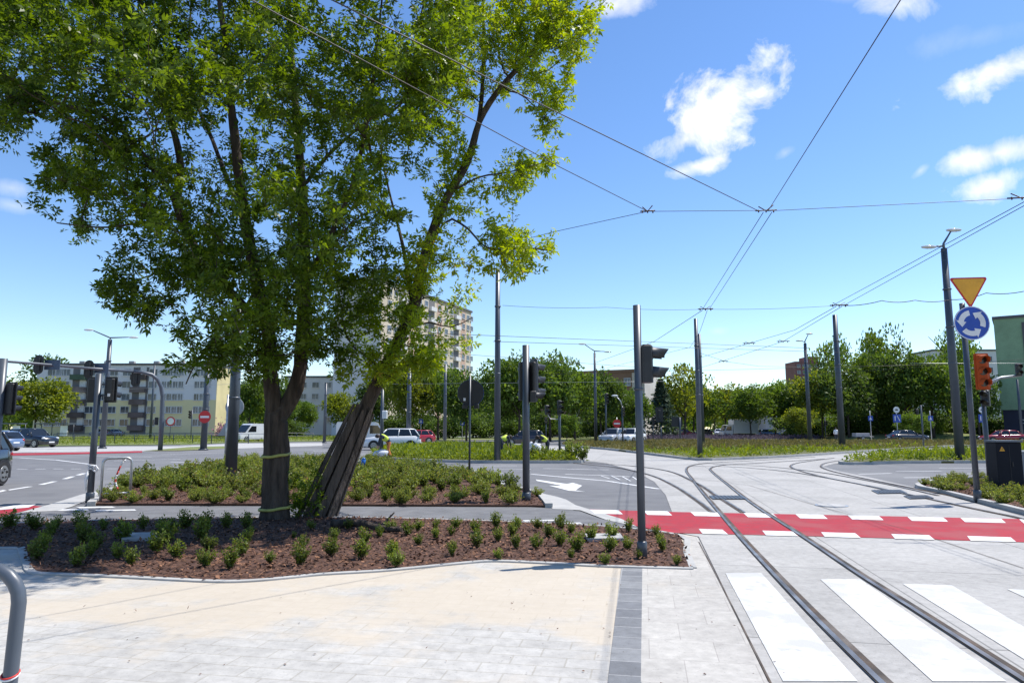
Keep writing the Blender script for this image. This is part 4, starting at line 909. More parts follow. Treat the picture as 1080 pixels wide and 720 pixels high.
def disc(parent, name, c, r, ang, front, back='signback', shape=None, th=.02, label=None):
    """sign plate; ang = facing direction; returns part"""
    R = Matrix.Rotation(ang, 3, 'Z'); c = Vector(c); pts = shape or [(r * math.cos(2 * PI * k / 28), r * math.sin(2 * PI * k / 28)) for k in range(28)]
    g = MB(); f = lambda v: c + R @ Vector((v.y, v.x, v.z)); g.prism(pts, 0, th / 2, 0, f); g.prism([(a * .985, b * .985) for a, b in pts], -th / 2, -.0005, 1, f)
    return g.build(name, [front, back], parent, label=label)
def decal(parent, name, c, ang, outl, m, lift):
    R = Matrix.Rotation(ang, 3, 'Z'); c = Vector(c); g = MB()
    for pts in outl: g.prism(pts, lift - .002, lift, 0, lambda v: c + R @ Vector((v.y, v.x, v.z)))
    return g.build(name, m, parent)
def pole(parent, h, r0, r1=None, m='pole', base=True, n=14, name='pole'):
    g = MB(); g.tube([(0, 0, -.15), (0, 0, h)], [r0, r1 or r0], n)
    if base: g.tube([(0, 0, 0), (0, 0, .22), (0, 0, .24)], [r0 * 1.28, r0 * 1.28, r0], n)
    return g.build(name, m, parent)
FC = -PI / 2   # facing the camera
def signal(px, base, top, wpx, label, z=0, m='pole', Y=None):
    x, y = G(px, base) if Y is None else (XT(px, base, Y), Y); h = ZT(top, y); r = wpx * y / F / 2
    t = thing('traffic_signal', label, 'traffic signal', (x, y, z)); pole(t, h - z, r, None, m); t['h'] = h; return t, y
# 1 front pole with side-on two-lens head
t, y = signal(677.5, 590, 322, 8.2, 'nearest dark signal pole with a hooded two-light head, standing in the front bed')
hz = (ZT(365, y) + ZT(402, y)) / 2; s_ = (ZT(364, y) - ZT(404, y)) / 2 / .30
head(t, (.115, .02, hz), 0, 2, s_, None); g = MB(); g.tube([(0, 0, hz + .2), (.06, .02, hz + .2)], .02); g.tube([(0, 0, hz - .2), (.06, .02, hz - .2)], .02); g.tube([(0, 0, ZT(411, y)), (0, 0, ZT(409, y))], .066, 14); g.build('bracket', 'pole', t)
# 2 middle pole
t, y = signal(555, 530, 364, 7.4, 'slim grey signal pole at the right tip of the bed behind the bike path')
zc = (ZT(379, y) + ZT(424, y)) / 2
head(t, (-.03, .13, zc), PI / 2 + .2, 3, 1.0, None); head(t, (.17, .05, zc + .02), .6, 3, .95, (.26, 1.0, .03), 'black', 'pole')
head(t, (.16, -.06, ZT(418, y)), .1, 1, .85)
# 3 round sign seen from behind
x, y = G(495, 510); t = thing('road_sign', 'round road sign seen from its black back on a thin pole', 'road sign', (x, y, .05)); pole(t, ZT(398, y), .032)
disc(t, 'sign_plate', (.02, .06, ZT(414, y) - .05), 14 * y / F, PI / 2, 'sblue', 'signback'); g = MB(); g.bbox((-.16, .03, ZT(430, y)), (.16, .12, .14), .02); g.bbox((.2, .03, ZT(430, y)), (.16, .12, .14), .02); g.tube([(-.2, 0, ZT(429, y)), (.25, 0, ZT(429, y))], .015); g.build('detector_box', 'black', t)
g = MB(); g.box((-.17, .034, ZT(421, y) - .05), (.07, .004, .09)); g.build('sticker', 'swhite', t)
# left near signals
t, y = signal(94.5, 530, 394, 6.4, 'dark signal pole with white tape tied round it beside the silver hoop')
zc = (ZT(398, y) + ZT(423, y)) / 2
head(t, (-.16, .09, zc), PI / 2 + .25, 2, .86, (.31, .60, .02)); hd = head(t, (.24, .10, zc), PI / 2 - .2, 2, .86, (.31, .60, .02)); g = MB(); g.tube([(-.16, .05, zc + .12), (.24, .05, zc + .12)], .02); g.tube([(-.16, .05, zc - .14), (.24, .05, zc - .14)], .02); g.build('bracket', 'pole', t)
g = MB(); g.box((.27, -.012, zc - .13), (.06, .004, .07)); g.build('sticker', 'swhite', t)
tp = MB(); r_ = .075
for k in range(5):
    z0 = ZT(493, y) + k * .012; tp.tube([(math.cos(q) * (r_ + .004 * k) + .0, math.sin(q) * (r_ + .004 * k), z0 + .03 * math.sin(q + k)) for q in [2 * PI * i / 16 for i in range(17)]], .012, 5)
tp.tube([(.07, -.06, ZT(494, y)), (.14, -.1, ZT(491, y)), (.2, -.09, ZT(494, y)), (.13, -.08, ZT(497, y)), (.07, -.08, ZT(495, y))], .022, 5)
tp.tube([(-.03, -.09, ZT(496, y)), (-.06, -.1, ZT(505, y)), (-.05, -.1, ZT(517, y))], [.03, .035, .02], 5)
px_, py_ = t['_w'][0], t['_w'][1]; tag(tp.build('barrier_tape', 'tape', None, None, (px_, py_, 0)), 'white tape knotted round the left signal pole', 'tape')
x, y = XT(4, 378, 17.0), 17.0
t = thing('traffic_signal', 'grey signal pole cut by the left edge with a big black head plate', 'traffic signal', (x, y, 0)); pole(t, ZT(378, y), .095, .09, 'pole2')
head(t, (.20, .06, ZT(420, y)), PI / 2 - .3, 3, .82, (.34, .80, .03))
# hoop stand left (silver) with striped tape, and near rack at frame edge
x0, y0 = G(105.5, 531); x1, y1 = G(136.5, 529.5); t = thing('hoop_stand', 'silver tubular hoop with cross bar by the taped signal pole', 'hoop stand', (x0, y0, 0))
hh = ZT(483, y0); d = Vector((x1 - x0, y1 - y0, 0)); L0 = d.length; ux = d / L0
P = [Vector((0, 0, -.05)), Vector((0, 0, hh - .12))] + [ux * (.12 - .12 * math.cos(q)) + Vector((0, 0, hh - .12 + .12 * math.sin(q))) for q in (.4, .8, 1.2, 1.57)] + [ux * (L0 - .12 + .12 * math.sin(q)) + Vector((0, 0, hh - .12 + .12 * math.cos(q))) for q in (0, .4, .8, 1.2, 1.57)] + [ux * L0 + Vector((0, 0, -.05))]
g = MB(); g.tube(P, .03, 10); g.build('hoop', 'galv', t); g = MB(); g.tube([ux * .03 + Vector((0, 0, .22)), ux * (L0 - .03) + Vector((0, 0, .22))], .022, 8); g.build('cross_bar', 'galv', t)
tp = MB(); P = catmull([Vector((x1 - .16, y1 - .04, hh - .0)), Vector((x1 - .30, y1 - .06, hh * .62)), Vector((x1 - .32, y1 - .05, hh * .45)), Vector((x1 - .22, y1 - .05, hh * .24)), Vector((x1 - .05, y1 - .05, .10)), Vector((x1 + .02, y1 - .06, .05))], 4)
for i in range(len(P) - 1): tp.tube([P[i], P[i + 1]], .02, 5, (i // 2) % 2)
tp.tube([Vector((x1 - .18, y1, hh - .03)) + Vector((math.cos(q) * .01, math.cos(q) * .038, math.sin(q) * .038)) for q in [2 * PI * i / 12 for i in range(13)]], .014, 5, 0)
tag(tp.build('barrier_tape', ['tape', 'tapered']), 'red and white tape dangling from the silver hoop', 'tape')
y0 = 3.32; xa = XT(10, 720, y0); za = ZT(592, y0); t = thing('bicycle_rack', 'dark grey bent tube stand cut by the left edge in the foreground', 'bicycle rack', (xa, y0, 0))
xt = XT(3, 592, y0) - xa; r0 = .15
P = [Vector((-.02, 0, -.1)), Vector((0, 0, .5)), Vector((.012, 0, za - r0 - .03))] + [Vector((.012 - r0 + r0 * math.cos(q), 0, za - r0 - .03 + r0 * math.sin(q))) for q in (.3, .6, .9, 1.2, 1.57)] + [Vector((-.75 + .15 * math.cos(q), 0, za - r0 - .03 + r0 * math.sin(q))) for q in (1.57, 2.0, 2.5, PI)] + [Vector((-.9, 0, .4)), Vector((-.9, 0, -.1))]
g = MB(); g.tube(P, .031, 16); g.build('tube', 'pole2', t)
g = MB(); zz = ZT(712, y0)
for k, c_ in enumerate((0, 1)): g.tube([(.0 + math.cos(q) * .034, math.sin(q) * .034, zz + .012 * math.sin(q) + k * .008) for q in [2 * PI * i / 16 for i in range(17)]], .005, 5, c_)
tag(g.build('barrier_tape', ['tape', 'tapered'], None, None, (xa, y0, 0)), 'scrap of red and white tape on the foreground rack tube', 'tape')
g = MB(); g.tube([(XT(19, 676, y0) , y0 - .033, ZT(661, y0)), (XT(19, 676, y0), y0 - .028, ZT(661, y0))], .008, 8); 
# blue litter
x, y = G(383, 503); g = MB(); g.tube([(x - .03, y, .38), (x + .02, y - .05, .62)], [.07, .075], 10); g.tube([(x + .02, y - .05, .62), (x + .03, y - .06, .67)], [.075, .02], 10); tag(g.build('blue_jug', 'bluelit'), 'small blue plastic thing among the shrubs right of the leaning trunk', 'litter')
# ------------------------------------------------------------------ masts and lamps
def lamp_arm(parent, h, arms, mpost='pole'):
    for dx, dz, up in arms:
        a = MB(); a.tube([(0, 0, h - .1), (dx * .12, 0, h + up * .6), (dx * .85, 0, h + up + dz)], [.05, .045, .035], 8); ar = a.build('lamp_arm', 'galv', parent)
        l = MB(); s_ = 1 if dx > 0 else -1; l.ball((dx + s_ * .1, 0, h + up + dz * 1.05), .42, 0, 12, 6, (1, .38, .2)); l.build('lamp_head', 'lampw', ar)
def mast(px, base, top, wpx, label, lean=0, arms=None, name='tram_mast', m='pole', cat='mast', Y=None, bands=True, taper=.72):
    x, y = G(px, base) if Y is None else (XT(px, base, Y), Y); h = ZT(top, y); r = wpx * y / F / 2
    t = thing(name, label, cat, (x, y, 0), 0); g = MB(); g.tube([(0, 0, -.2), (lean * .5, 0, h * .5), (lean, 0, h)], [r * 1.08, r * .92, r * taper], 16); g.build('pole', m, t)
    g = MB(); g.tube([(0, 0, 0), (0, 0, .12)], [r * 1.5, r * 1.5], 16); g.build('base_plate', m, t)
    if bands:
        for f in (.45, .62, .8): g = MB(); g.tube([(lean * f, 0, h * f), (lean * f, 0, h * f + .06)], [r * 1.02, r * 1.02], 16); g.build('pole_band', 'pole2', t)
    if arms:
        for dx, dz, up in arms:
            a = MB(); a.tube([(lean, 0, h - .2), (lean, 0, h + up * .5), (lean + dx * .8, 0, h + up + dz)], [.07, .06, .04], 8); ar = a.build('lamp_arm', 'pole2', t)
            s_ = 1 if dx > 0 else -1; l = MB(); l.ball((lean + dx + s_ * .05, 0, h + up + dz * 1.15), .42, 0, 14, 7, (1, .45, .22)); l.build('lamp_head', 'lampw', ar)
    return t
mast(524.5, 488, 284, 6.6, 'tall slate tram mast on the workers\' traffic island')
mast(243, 507, 318, 11.5, 'thick slate mast left of the broad trunk, its top lost in leaves')
mast(430.5, 474, 388, 5.2, 'slate mast at the left tip of the workers\' island, near the white crossover car')
mast(469, 468, 384, 3.6, 'thin far mast right of the white crossover car', Y=70)
mast(738.5, 484.5, 336, 5.2, 'slate tram mast standing on the near rim of the central island')
mast(741.5, 476, 352, 4.4, 'second slate mast hidden close behind the central one', Y=62)
mast(888.5, 473.5, 332, 6.4, 'slate tram mast leaning left on the right part of the central island')
mast(1013, 487, 262, 8.6, 'tall slate lamp mast with two lamp heads behind the yield sign', arms=[(.55, .42, .5), (-.72, -.15, .25)])
mast(854.5, 466.5, 362, 4.2, 'far slate lamp mast with two small heads, left of the leaning mast', arms=[(.5, .5, .5), (-.6, 0, .3)], Y=78)
mast(628.5, 467.5, 372, 3.2, 'slim far double lamp in front of the brown and cream block', arms=[(1.4, -.25, .4), (-1.3, .5, .4)], name='street_lamp', cat='street lamp', Y=76)
mast(108, 472, 358, 5.6, 'left street lamp with two long arms above the apartment block', arms=[(1.9, -.1, .3), (-1.8, .45, .3)], name='street_lamp', cat='street lamp', Y=58)
t = mast(214.5, 473.5, 380, 6.4, 'slate mast carrying a red no-entry sign on the far left lawn', Y=54)
def noentry(t, c, r, y):
    disc(t, 'no_entry_sign', c, r, FC, 'sred', 'greyback'); decal(t, 'white_bar', c, FC, [[(-r * .72, -r * .17), (r * .72, -r * .17), (r * .72, r * .17), (-r * .72, r * .17)]], 'swhite', .016)
noentry(t, (.12, -.34, ZT(439.5, 54)), .47, 54)
mast(342, 466, 404, 3.2, 'thin far mast seen between the broad trunk and the board sleeve', Y=80)
mast(402, 482, 410, 4.0, 'thin pole with a pale box at the left tip of the workers\' island', Y=40, bands=False); 
mast(158, 467, 385, 2.6, 'thin far mast in front of the balconies of the apartment block', Y=95, bands=False)
mast(1079, 470, 400, 3, 'thin mast at the right edge', Y=90, bands=False)
# small box on the thin pole
x = XT(404, 437, 39.7); g = MB(); g.bbox((0, 0, 0), (.28, .2, .45), .03); tag(g.build('control_box', 'swhite', None, None, (x + .1, 39.7, ZT(437, 39.7))), 'small pale box fixed to the thin pole on the island tip', 'box')
# ------------------------------------------------------------------ gantry on the left
yr, yl = 53.0, 46.0; xr = XT(169, 473, yr); bz = 0
t = thing('signal_gantry', 'long curved signal gantry spanning the left road, three oval heads seen from behind', 'signal gantry', (xr, yr, 0))
def gp(px, py, Y): v = A(px, py, Y); return Vector((v.x - xr, v.y - yr, v.z))
arc = [Vector((0, 0, -.1)), Vector((0, 0, 2)), gp(171, 430, yr), gp(171.5, 418, yr), gp(170, 408, yr - .1), gp(166, 400, yr - .3), gp(160, 395, yr - .6), gp(150, 392.5, yr - .9), gp(141, 391.6, yr - 1.2), gp(90, 388, yr - 3), gp(38, 383.4, yr - 5), gp(0, 380.5, yl), gp(-70, 375, yl - 2)]
g = MB(); g.tube(arc[:9], [.17, .17, .16, .15, .15, .14, .14, .13, .13], 12); g.build('post', 'pole2', t); g = MB(); g.tube(arc[8:], [.115, .10, .095, .09, .09], 10); g.build('arm', 'pole2', t)
pl = arc[-1]; g = MB(); g.tube([(pl.x, pl.y, -.1), (pl.x, pl.y, pl.z + .1)], .17, 12); g.build('post', 'pole2', t)
for px, py, Y in ((37.5, 384, yr - 5), (91, 389, yr - 3), (141, 398, yr - 1.2)):
    c = gp(px, py, Y); head(t, c + Vector((0, .28, 0)), PI / 2, 3, .98, (.70, 1.34, .34), 'black', 'black')
for px0, px1, py0, py1, Y in ((45, 60.5, 379, 389.5, yr - 4.6), (98, 112, 383.5, 393, yr - 2.6)):
    a, b = gp(px0, py0, Y), gp(px1, py1, Y); g = MB(); g.box(((a.x + b.x) / 2, a.y + .25, (a.z + b.z) / 2), (b.x - a.x, .04, a.z - b.z)); g.build('sign_plate', 'blueback', t)
c = gp(169, 444, yr); head(t, c + Vector((-.28, -.02, 0)), PI / 2 + .6, 2, .95)
# ------------------------------------------------------------------ yield and roundabout signs with orange signal
x, y = G(1031.5, 530); t = thing('traffic_signal', 'signal post with yield triangle, blue roundabout disc and orange three-light head', 'traffic signal', (x, y, .05))
pole(t, ZT(322, y), .065, .06); yy = -.085
def tri(r): return [(-r, r * .577), (0, -r * 1.155), (r, r * .577)]
def rtri(r, k):
    P = []; 
    for (cx, cz) in tri(r - k * 1.2):
        a0 = math.atan2(cz, cx)
        for d in (-50, -25, 0, 25, 50): P.append((cx + k * math.cos(a0 + math.radians(d)), cz + k * math.sin(a0 + math.radians(d))))
    return P
cz = ZT(306.5, y); cx = XT(1019.5, 306, y) - x
disc(t, 'yield_sign', (cx, yy, cz), 0, FC - .12, 'sred', 'greyback', rtri(.41, .04)); decal(t, 'yield_face', (cx, yy, cz), FC - .12, [rtri(.355, .03)], 'syellow', .016)
cz = ZT(343.5, y); cx = XT(1022.5, 343, y) - x; rr = 18.2 * y / F
disc(t, 'roundabout_sign', (cx, yy, cz), rr, FC - .08, 'sblue', 'greyback')
decal(t, 'white_rim', (cx, yy, cz), FC - .08, [[((rr - .004) * math.cos(a), (rr - .004) * math.sin(a)), ((rr - .004) * math.cos(b), (rr - .004) * math.sin(b)), ((rr - .022) * math.cos(b), (rr - .022) * math.sin(b)), ((rr - .022) * math.cos(a), (rr - .022) * math.sin(a))] for a, b in [(2 * PI * k / 36, 2 * PI * (k + 1) / 36) for k in range(36)]], 'swhite', .014)
ars = []
for k in range(3):
    a0 = math.radians(100 + 120 * k); ri, ro = rr * .46, rr * .76; n = 8; sp = math.radians(68)
    o_ = [(ro * math.cos(a0 + sp * i / n), ro * math.sin(a0 + sp * i / n)) for i in range(n + 1)]; i_ = [(ri * math.cos(a0 + sp * i / n), ri * math.sin(a0 + sp * i / n)) for i in range(n + 1)]
    ae = a0 + sp; tipa = ae + math.radians(34); hd = [(rr * .90 * math.cos(ae), rr * .90 * math.sin(ae)), (rr * .60 * math.cos(tipa), rr * .60 * math.sin(tipa)), (rr * .32 * math.cos(ae), rr * .32 * math.sin(ae))]
    ars.append(o_ + hd + i_[::-1])
decal(t, 'white_arrows', (cx, yy, cz), FC - .08, ars, 'swhite', .016)
cz = (ZT(374, y) + ZT(415, y)) / 2; cx = XT(1031.5, 395, y) - x
head(t, (cx, -.13, cz), FC - .15, 3, .88, (.31, .84, .03), 'sorange', 'sorange', 'lens')
# curved arm signal at right
x, y = XT(1041, 470, 21), 21.0; t = thing('traffic_signal', 'signal post with a curved pale arm reaching right, behind the dark cabinet', 'traffic signal', (x, y, 0))
def lp(px, py): v = A(px, py, 21.0); return Vector((v.x - x, 0, v.z))
pole(t, ZT(412, y), .07, .06); g = MB(); g.tube([lp(1041, 414), lp(1042, 408), lp(1047, 401.5), lp(1056, 398), lp(1078, 395.5)], [.055, .05, .045, .04, .035], 8); g.build('arm', 'galv', t)
head(t, lp(1073, 390) + Vector((0, -.05, 0)), FC - .3, 2, .62, None, 'black'); head(t, Vector((-.02, -.14, ZT(420, y))), FC - .9, 2, .8)
# street cabinets
x0, y0 = G(1053, 519); x1, y1 = G(1080, 519); w = (x1 - x0) / 1.06; y0 -= .1; t = thing('street_cabinet', 'dark blue-grey street cabinet with a yellow warning triangle', 'street cabinet', ((x0 + x1) / 2, y0 + .25, .04), -.10)
hb = ZT(468, y0); g = MB(); g.bbox((0, 0, hb / 2), (w, .5, hb), .02); g.build('body', 'cabinet' if 'cabinet' in M else 'pole', t); g = MB(); g.bbox((0, 0, hb + .03), (w + .05, .55, .05), .01); g.build('lid', 'pole2', t)
g = MB(); g.box((0, -.252, hb / 2), (.012, .006, hb * .92)); g.box((.06, -.255, hb * .55), (.03, .02, .12)); g.build('door_seam', 'black', t)
zt_ = hb * .86; xs_ = -w * .28
decal(t, 'warning_triangle', (xs_, -.254, zt_), FC, [[(-.07, -.05), (.07, -.05), (0, .075)]], 'syellow', .002); decal(t, 'lightning_mark', (xs_, -.257, zt_), FC, [[(.008, .04), (-.012, .0), (.0, .0), (-.008, -.035), (.014, .012), (.002, .012)]], 'black', .002)
x, y = XT(1088, 512, y0 + .5), y0 + .7; t = thing('street_cabinet', 'smaller light grey cabinet half cut by the right edge', 'street cabinet', (x, y, .04), -.1); hb = ZT(478, y); g = MB(); g.bbox((0, 0, hb / 2), (.5, .4, hb), .02); g.build('body', 'greyback', t); g = MB(); g.bbox((0, 0, hb + .02), (.54, .44, .04), .01); g.build('lid', 'galv', t)
# ------------------------------------------------------------------ small far signals and signs
def thin(px, base, top, Y, label, w=.06, cat='traffic signal', name='traffic_signal', m='pole'):
    x = XT(px, base, Y); t = thing(name, label, cat, (x, Y, 0)); pole(t, ZT(top, Y), w, None, m, False, 10); return t
t = thin(201, 464, 432, 95, 'thin far signal post left of the no-entry mast'); head(t, (-.2, -.05, ZT(437, 95)), FC, 3, 1.2)
t = thin(179, 464, 442, 85, 'small far round sign with red rim on a thin post by the lawn', .04, 'road sign', 'road_sign'); disc(t, 'sign_plate', (0, -.06, ZT(444, 85)), .55, FC, 'sred', 'greyback'); decal(t, 'sign_face', (0, -.06, ZT(444, 85)), FC, [[(.40 * math.cos(k * .26), .40 * math.sin(k * .26)) for k in range(24)]], 'swhite', .016)
t = thin(237.5, 478, 416, 30, 'pale round and triangular sign backs on a thin post behind the thick mast', .04, 'road sign', 'road_sign', 'galv'); disc(t, 'round_sign_plate', (.28, .06, ZT(429, 30)), .40, PI / 2, 'swhite', 'greyback'); disc(t, 'triangle_sign_plate', (.02, .06, ZT(453, 30)), 0, PI / 2, 'syellow', 'greyback', [(-.40, -.25), (.40, -.25), (0, .46)])
t = thin(590.5, 486, 424, 38, 'thin signal post on the island right of the workers', .07); head(t, (-.02, -.12, ZT(430, 38)), FC + .7, 3, .9); g = MB(); zz = ZT(442, 38); g.tube([(0, 0, zz), (-.5, 0, zz + .02), (-.62, 0, zz + .2), (-.66, 0, zz + .6)], .03, 6); g.build('arm', 'galv', t); head(t, (-.68, -.02, ZT(432, 38)), FC + .5, 2, .85)
t = thin(576, 466, 440, 80, 'very thin far post behind the workers', .06); head(t, (0, -.1, ZT(443, 80)), FC, 2, 1.2)
t = thin(639.5, 467, 415, 74, 'far signal post left of the two white cars', .09); head(t, (.1, -.12, ZT(420, 74)), FC + .4, 3, 1.2)
t = thin(657, 467, 428, 72, 'far post with a curved pale lamp arm between the two white cars', .08); g = MB(); zz = ZT(428, 72); g.tube([(0, 0, zz - .2), (-.15, 0, zz + .5), (-.6, 0, zz + 1.0)], [.06, .05, .05], 8); ar = g.build('lamp_arm', 'galv', t); g = MB(); g.ball((-.75, 0, zz + 1.05), .35, 0, 10, 6, (1, .4, .3)); g.build('lamp_head', 'lampw', ar); head(t, (.1, -.1, ZT(434, 72)), FC, 3, 1.0)
x = XT(651, 470, 71); t = thing('road_sign', 'far red no-entry sign above the two white cars', 'road sign', (x, 71, 0)); pole(t, ZT(440, 71), .04, None, 'galv', False, 8); noentry(t, (0, -.06, ZT(446.5, 71)), .42, 71)
t = thin(689, 463, 440, 90, 'far signal post before the cream gable', .08); head(t, (.05, -.12, ZT(444, 90)), FC + .4, 3, 1.25)
t = thin(697.5, 463, 450, 92, 'far signal post before the spruce', .09); head(t, (-.2, -.1, ZT(437, 92)), PI / 2, 3, 1.3, (1.0, 1.9, .1)); 
x = XT(717.5, 464, 88); t = thing('direction_sign', 'large black sign board back on a post beyond the central island', 'direction sign', (x, 88, 0)); pole(t, ZT(440, 88), .12, None, 'pole', False, 10); g = MB(); g.box((-.35, .1, ZT(444.5, 88)), (1.35, .06, 1.2)); g.build('sign_board', 'signback', t)
t = thin(974.5, 474, 427, 52, 'thin signal post in the right of the central island', .06); head(t, (-.3, -.02, ZT(434, 52)), PI + .4, 2, .7)
t = thin(871, 463, 440, 100, 'thin far post near the pedestrian', .06); head(t, (0, -.1, ZT(446, 100)), FC, 2, 1.2)
def park(px, Y, w, top, label, plate=True):
    x = XT(px, 460, Y); t = thing('road_sign', label, 'road sign', (x, Y, 0)); zb = ZT(top + 8, Y); pole(t, ZT(top, Y), .05, None, 'galv', False, 8); h_ = w * 1.0
    disc(t, 'blue_plate', (0, -.07, zb), 0, FC, 'sblue', 'greyback', [(-w / 2, -h_ / 2), (w / 2, -h_ / 2), (w / 2, h_ / 2), (-w / 2, h_ / 2)])
    if plate:
        decal(t, 'white_mark', (0, -.07, zb), FC, [[(-w * .3, -h_ * .3), (-w * .18, -h_ * .3), (-w * .18, h_ * .3), (-w * .3, h_ * .3)], [(-w * .02, h_ * .32), (w * .30, -h_ * .34), (w * .38, -h_ * .28), (w * .06, h_ * .36)]], 'swhite', .016)
        zc = ZT(top - 1, Y); disc(t, 'round_plate', (0, -.07, zc), .36 * w / .9, FC, 'swhite', 'greyback'); decal(t, 'dark_mark', (0, -.07, zc), FC, [[(-.2, -.07), (.2, -.07), (.14, .08), (-.12, .08)]], 'black', .016)
    else: decal(t, 'white_figure', (0, -.07, zb), FC, [[(-w * .28, -h_ * .3), (w * .28, -h_ * .3), (0, h_ * .36)]], 'swhite', .016)
park(947, 84, .95, 433, 'blue plate under a round white sign, left of the dark saloon\'s tail'); park(1037.5, 84, .95, 433, 'blue plate under a round white sign above the red car'); park(919, 88, .6, 433, 'small blue crossing sign with white triangle, left of the dark saloon', False); park(982.5, 88, .62, 433, 'small blue crossing sign with white triangle, right of the dark saloon', False)
park(443.8, 95, .6, 436, 'small blue crossing sign with white triangle above the red hatchback', False); park(487.5, 95, .6, 438, 'small blue crossing sign with white triangle beyond the round sign back', False)
# ------------------------------------------------------------------ overhead wires (all hang about 5.6-6 m above the tracks)
HW = 5.7
def wp(px, py, h=HW): x, y = G(px, py, h); return Vector((x, y, h))
def wire(pts, r, label, h=HW, sag=.0, name='contact_wire', group='overhead wires', m='cable'):
    P = [wp(*p) if len(p) == 2 else wp(*p) for p in pts]; out = []
    for i in range(len(P) - 1):
        for k in range(6):
            t = k / 6; q = P[i].lerp(P[i + 1], t); q.z -= sag * 4 * t * (1 - t); out.append(q)
    out.append(P[-1]); g = MB(); g.tube(out, r * .78, 6)
    return tag(g.build(name, m), label, 'overhead wire', group)
X1, X2, X3, X4, X5 = (810, 222.5), (744, 326), (885, 322), (683, 223), (1078, 209)
wire([(1063, -180), (X1)], .008, 'thick wire running up out of the top of the picture from the double fitting'); 
wire([(350, 0), (120, -150), (-60, -260)], .011, 'upper of the two wires crossing the top left corner'); wire([(350, 0), (560, 105), (800, 222.5)], .009, 'upper slanting wire crossing before the leaning tree to the double fitting')
wire([(-150, -260), (265, 0), (450, 100), (590, 176), X4], .008, 'lower slanting wire crossing before the broad tree to the left fitting')
wire([(805, 224), (741, 326)], .009, 'left of the twin wires between the double fitting and the central fitting'); wire([(814, 224), (748, 326)], .009, 'right of the twin wires between the double fitting and the central fitting')
wire([(1200, 152), (1080, 213), (880, 321)], .009, 'upper of the twin wires coming down from the right edge'); wire([(1200, 156), (1080, 217), (890, 322)], .009, 'lower of the twin wires coming down from the right edge')
wire([(540, 256), (582, 245), X4, (800, 222), X1, X5, (1180, 203)], .007, 'thin span wire crossing the whole sky at the height of the double fitting', name='span_wire')
wire([(530, 322), (640, 324), X2, X3], .008, 'thin span wire between the tall island mast and the leaning mast', name='span_wire', sag=.05)
wire([X3, (930, 317), (965, 316.5), (1003, 316), (1040, 309), (1085, 306)], .016, 'beaded sagging cable from the leaning mast to the right edge', name='span_wire', sag=.06)
wire([(741, 327), (690, 360), (629, 382)], .012, 'far wire falling left from the central fitting'); wire([(746, 327), (738, 350), (728, 366), (640, 388)], .010, 'short far wire under the central fitting')
wire([(882, 323), (838, 348), (790, 362), (735, 378)], .012, 'far wire running left from the leaning mast to the central mast'); wire([(888, 323), (826, 360), (770, 378), (738, 388)], .012, 'second far wire running left from the leaning mast')
wire([(738, 372), (765, 381), (800, 386), (850, 387)], .012, 'far wire curving right behind the central mast')
for k, (a, b) in enumerate((((470, 352), (854, 367)), ((470, 372), (737, 392)), ((520, 360), (900, 372)), ((400, 405), (700, 402)), ((560, 395), (1000, 384)), ((860, 395), (1090, 378)), ((60, 414), (300, 402)), ((960, 383), (1090, 383)))):
    wire([a, b], .014, ('faint far span wire, number one from the top, right of the leaning tree', 'faint far span wire slanting towards the front signal pole', 'faint far span wire crossing behind the central mast', 'faint low span wire in front of the trees right of the board sleeve', 'faint long span wire low over the central island', 'faint span wire in front of the right-hand wood', 'faint span wire in front of the apartment block', 'level faint span wire behind the orange signal head')[k], name='span_wire', m='galv' if k in (3, 6, 7) else 'cable')
def fitting(p, dx, label):
    c = wp(*p); q_ = .5 if c.y < 16 else .8; g = MB(); g.tube([c + Vector((-dx, 0, .0)), c + Vector((dx, 0, .02))], .016 * q_ * 1.3, 8)
    for k in (-1, 0, 1): g.tube([c + Vector((k * dx * .7, 0, .045 * q_)), c + Vector((k * dx * .7, 0, -.06 * q_))], .026 * q_, 8)
    g.tube([c + Vector((-dx * .6, .05, .1)), c + Vector((0, 0, .0)), c + Vector((dx * .6, -.05, .1))], .011, 6)
    tag(g.build('wire_fitting', 'hanger'), label, 'wire fitting', 'wire fittings')
fitting((808, 222.5), .20, 'double wire fitting where the thick wire meets the thin span'); fitting(X4, .14, 'wire fitting left of the double fitting'); fitting(X5, .26, 'wire fitting cut by the right edge'); fitting(X2, .26, 'wire fitting above the central mast'); fitting(X3, .30, 'wire fitting above the leaning mast')
fitting((790, 362), .3, 'small far wire fitting between central and leaning masts, upper'); fitting((826, 360), .3, 'small far wire fitting near the far lamp mast'); fitting((763, 381), .3, 'small far wire fitting low behind the central mast')
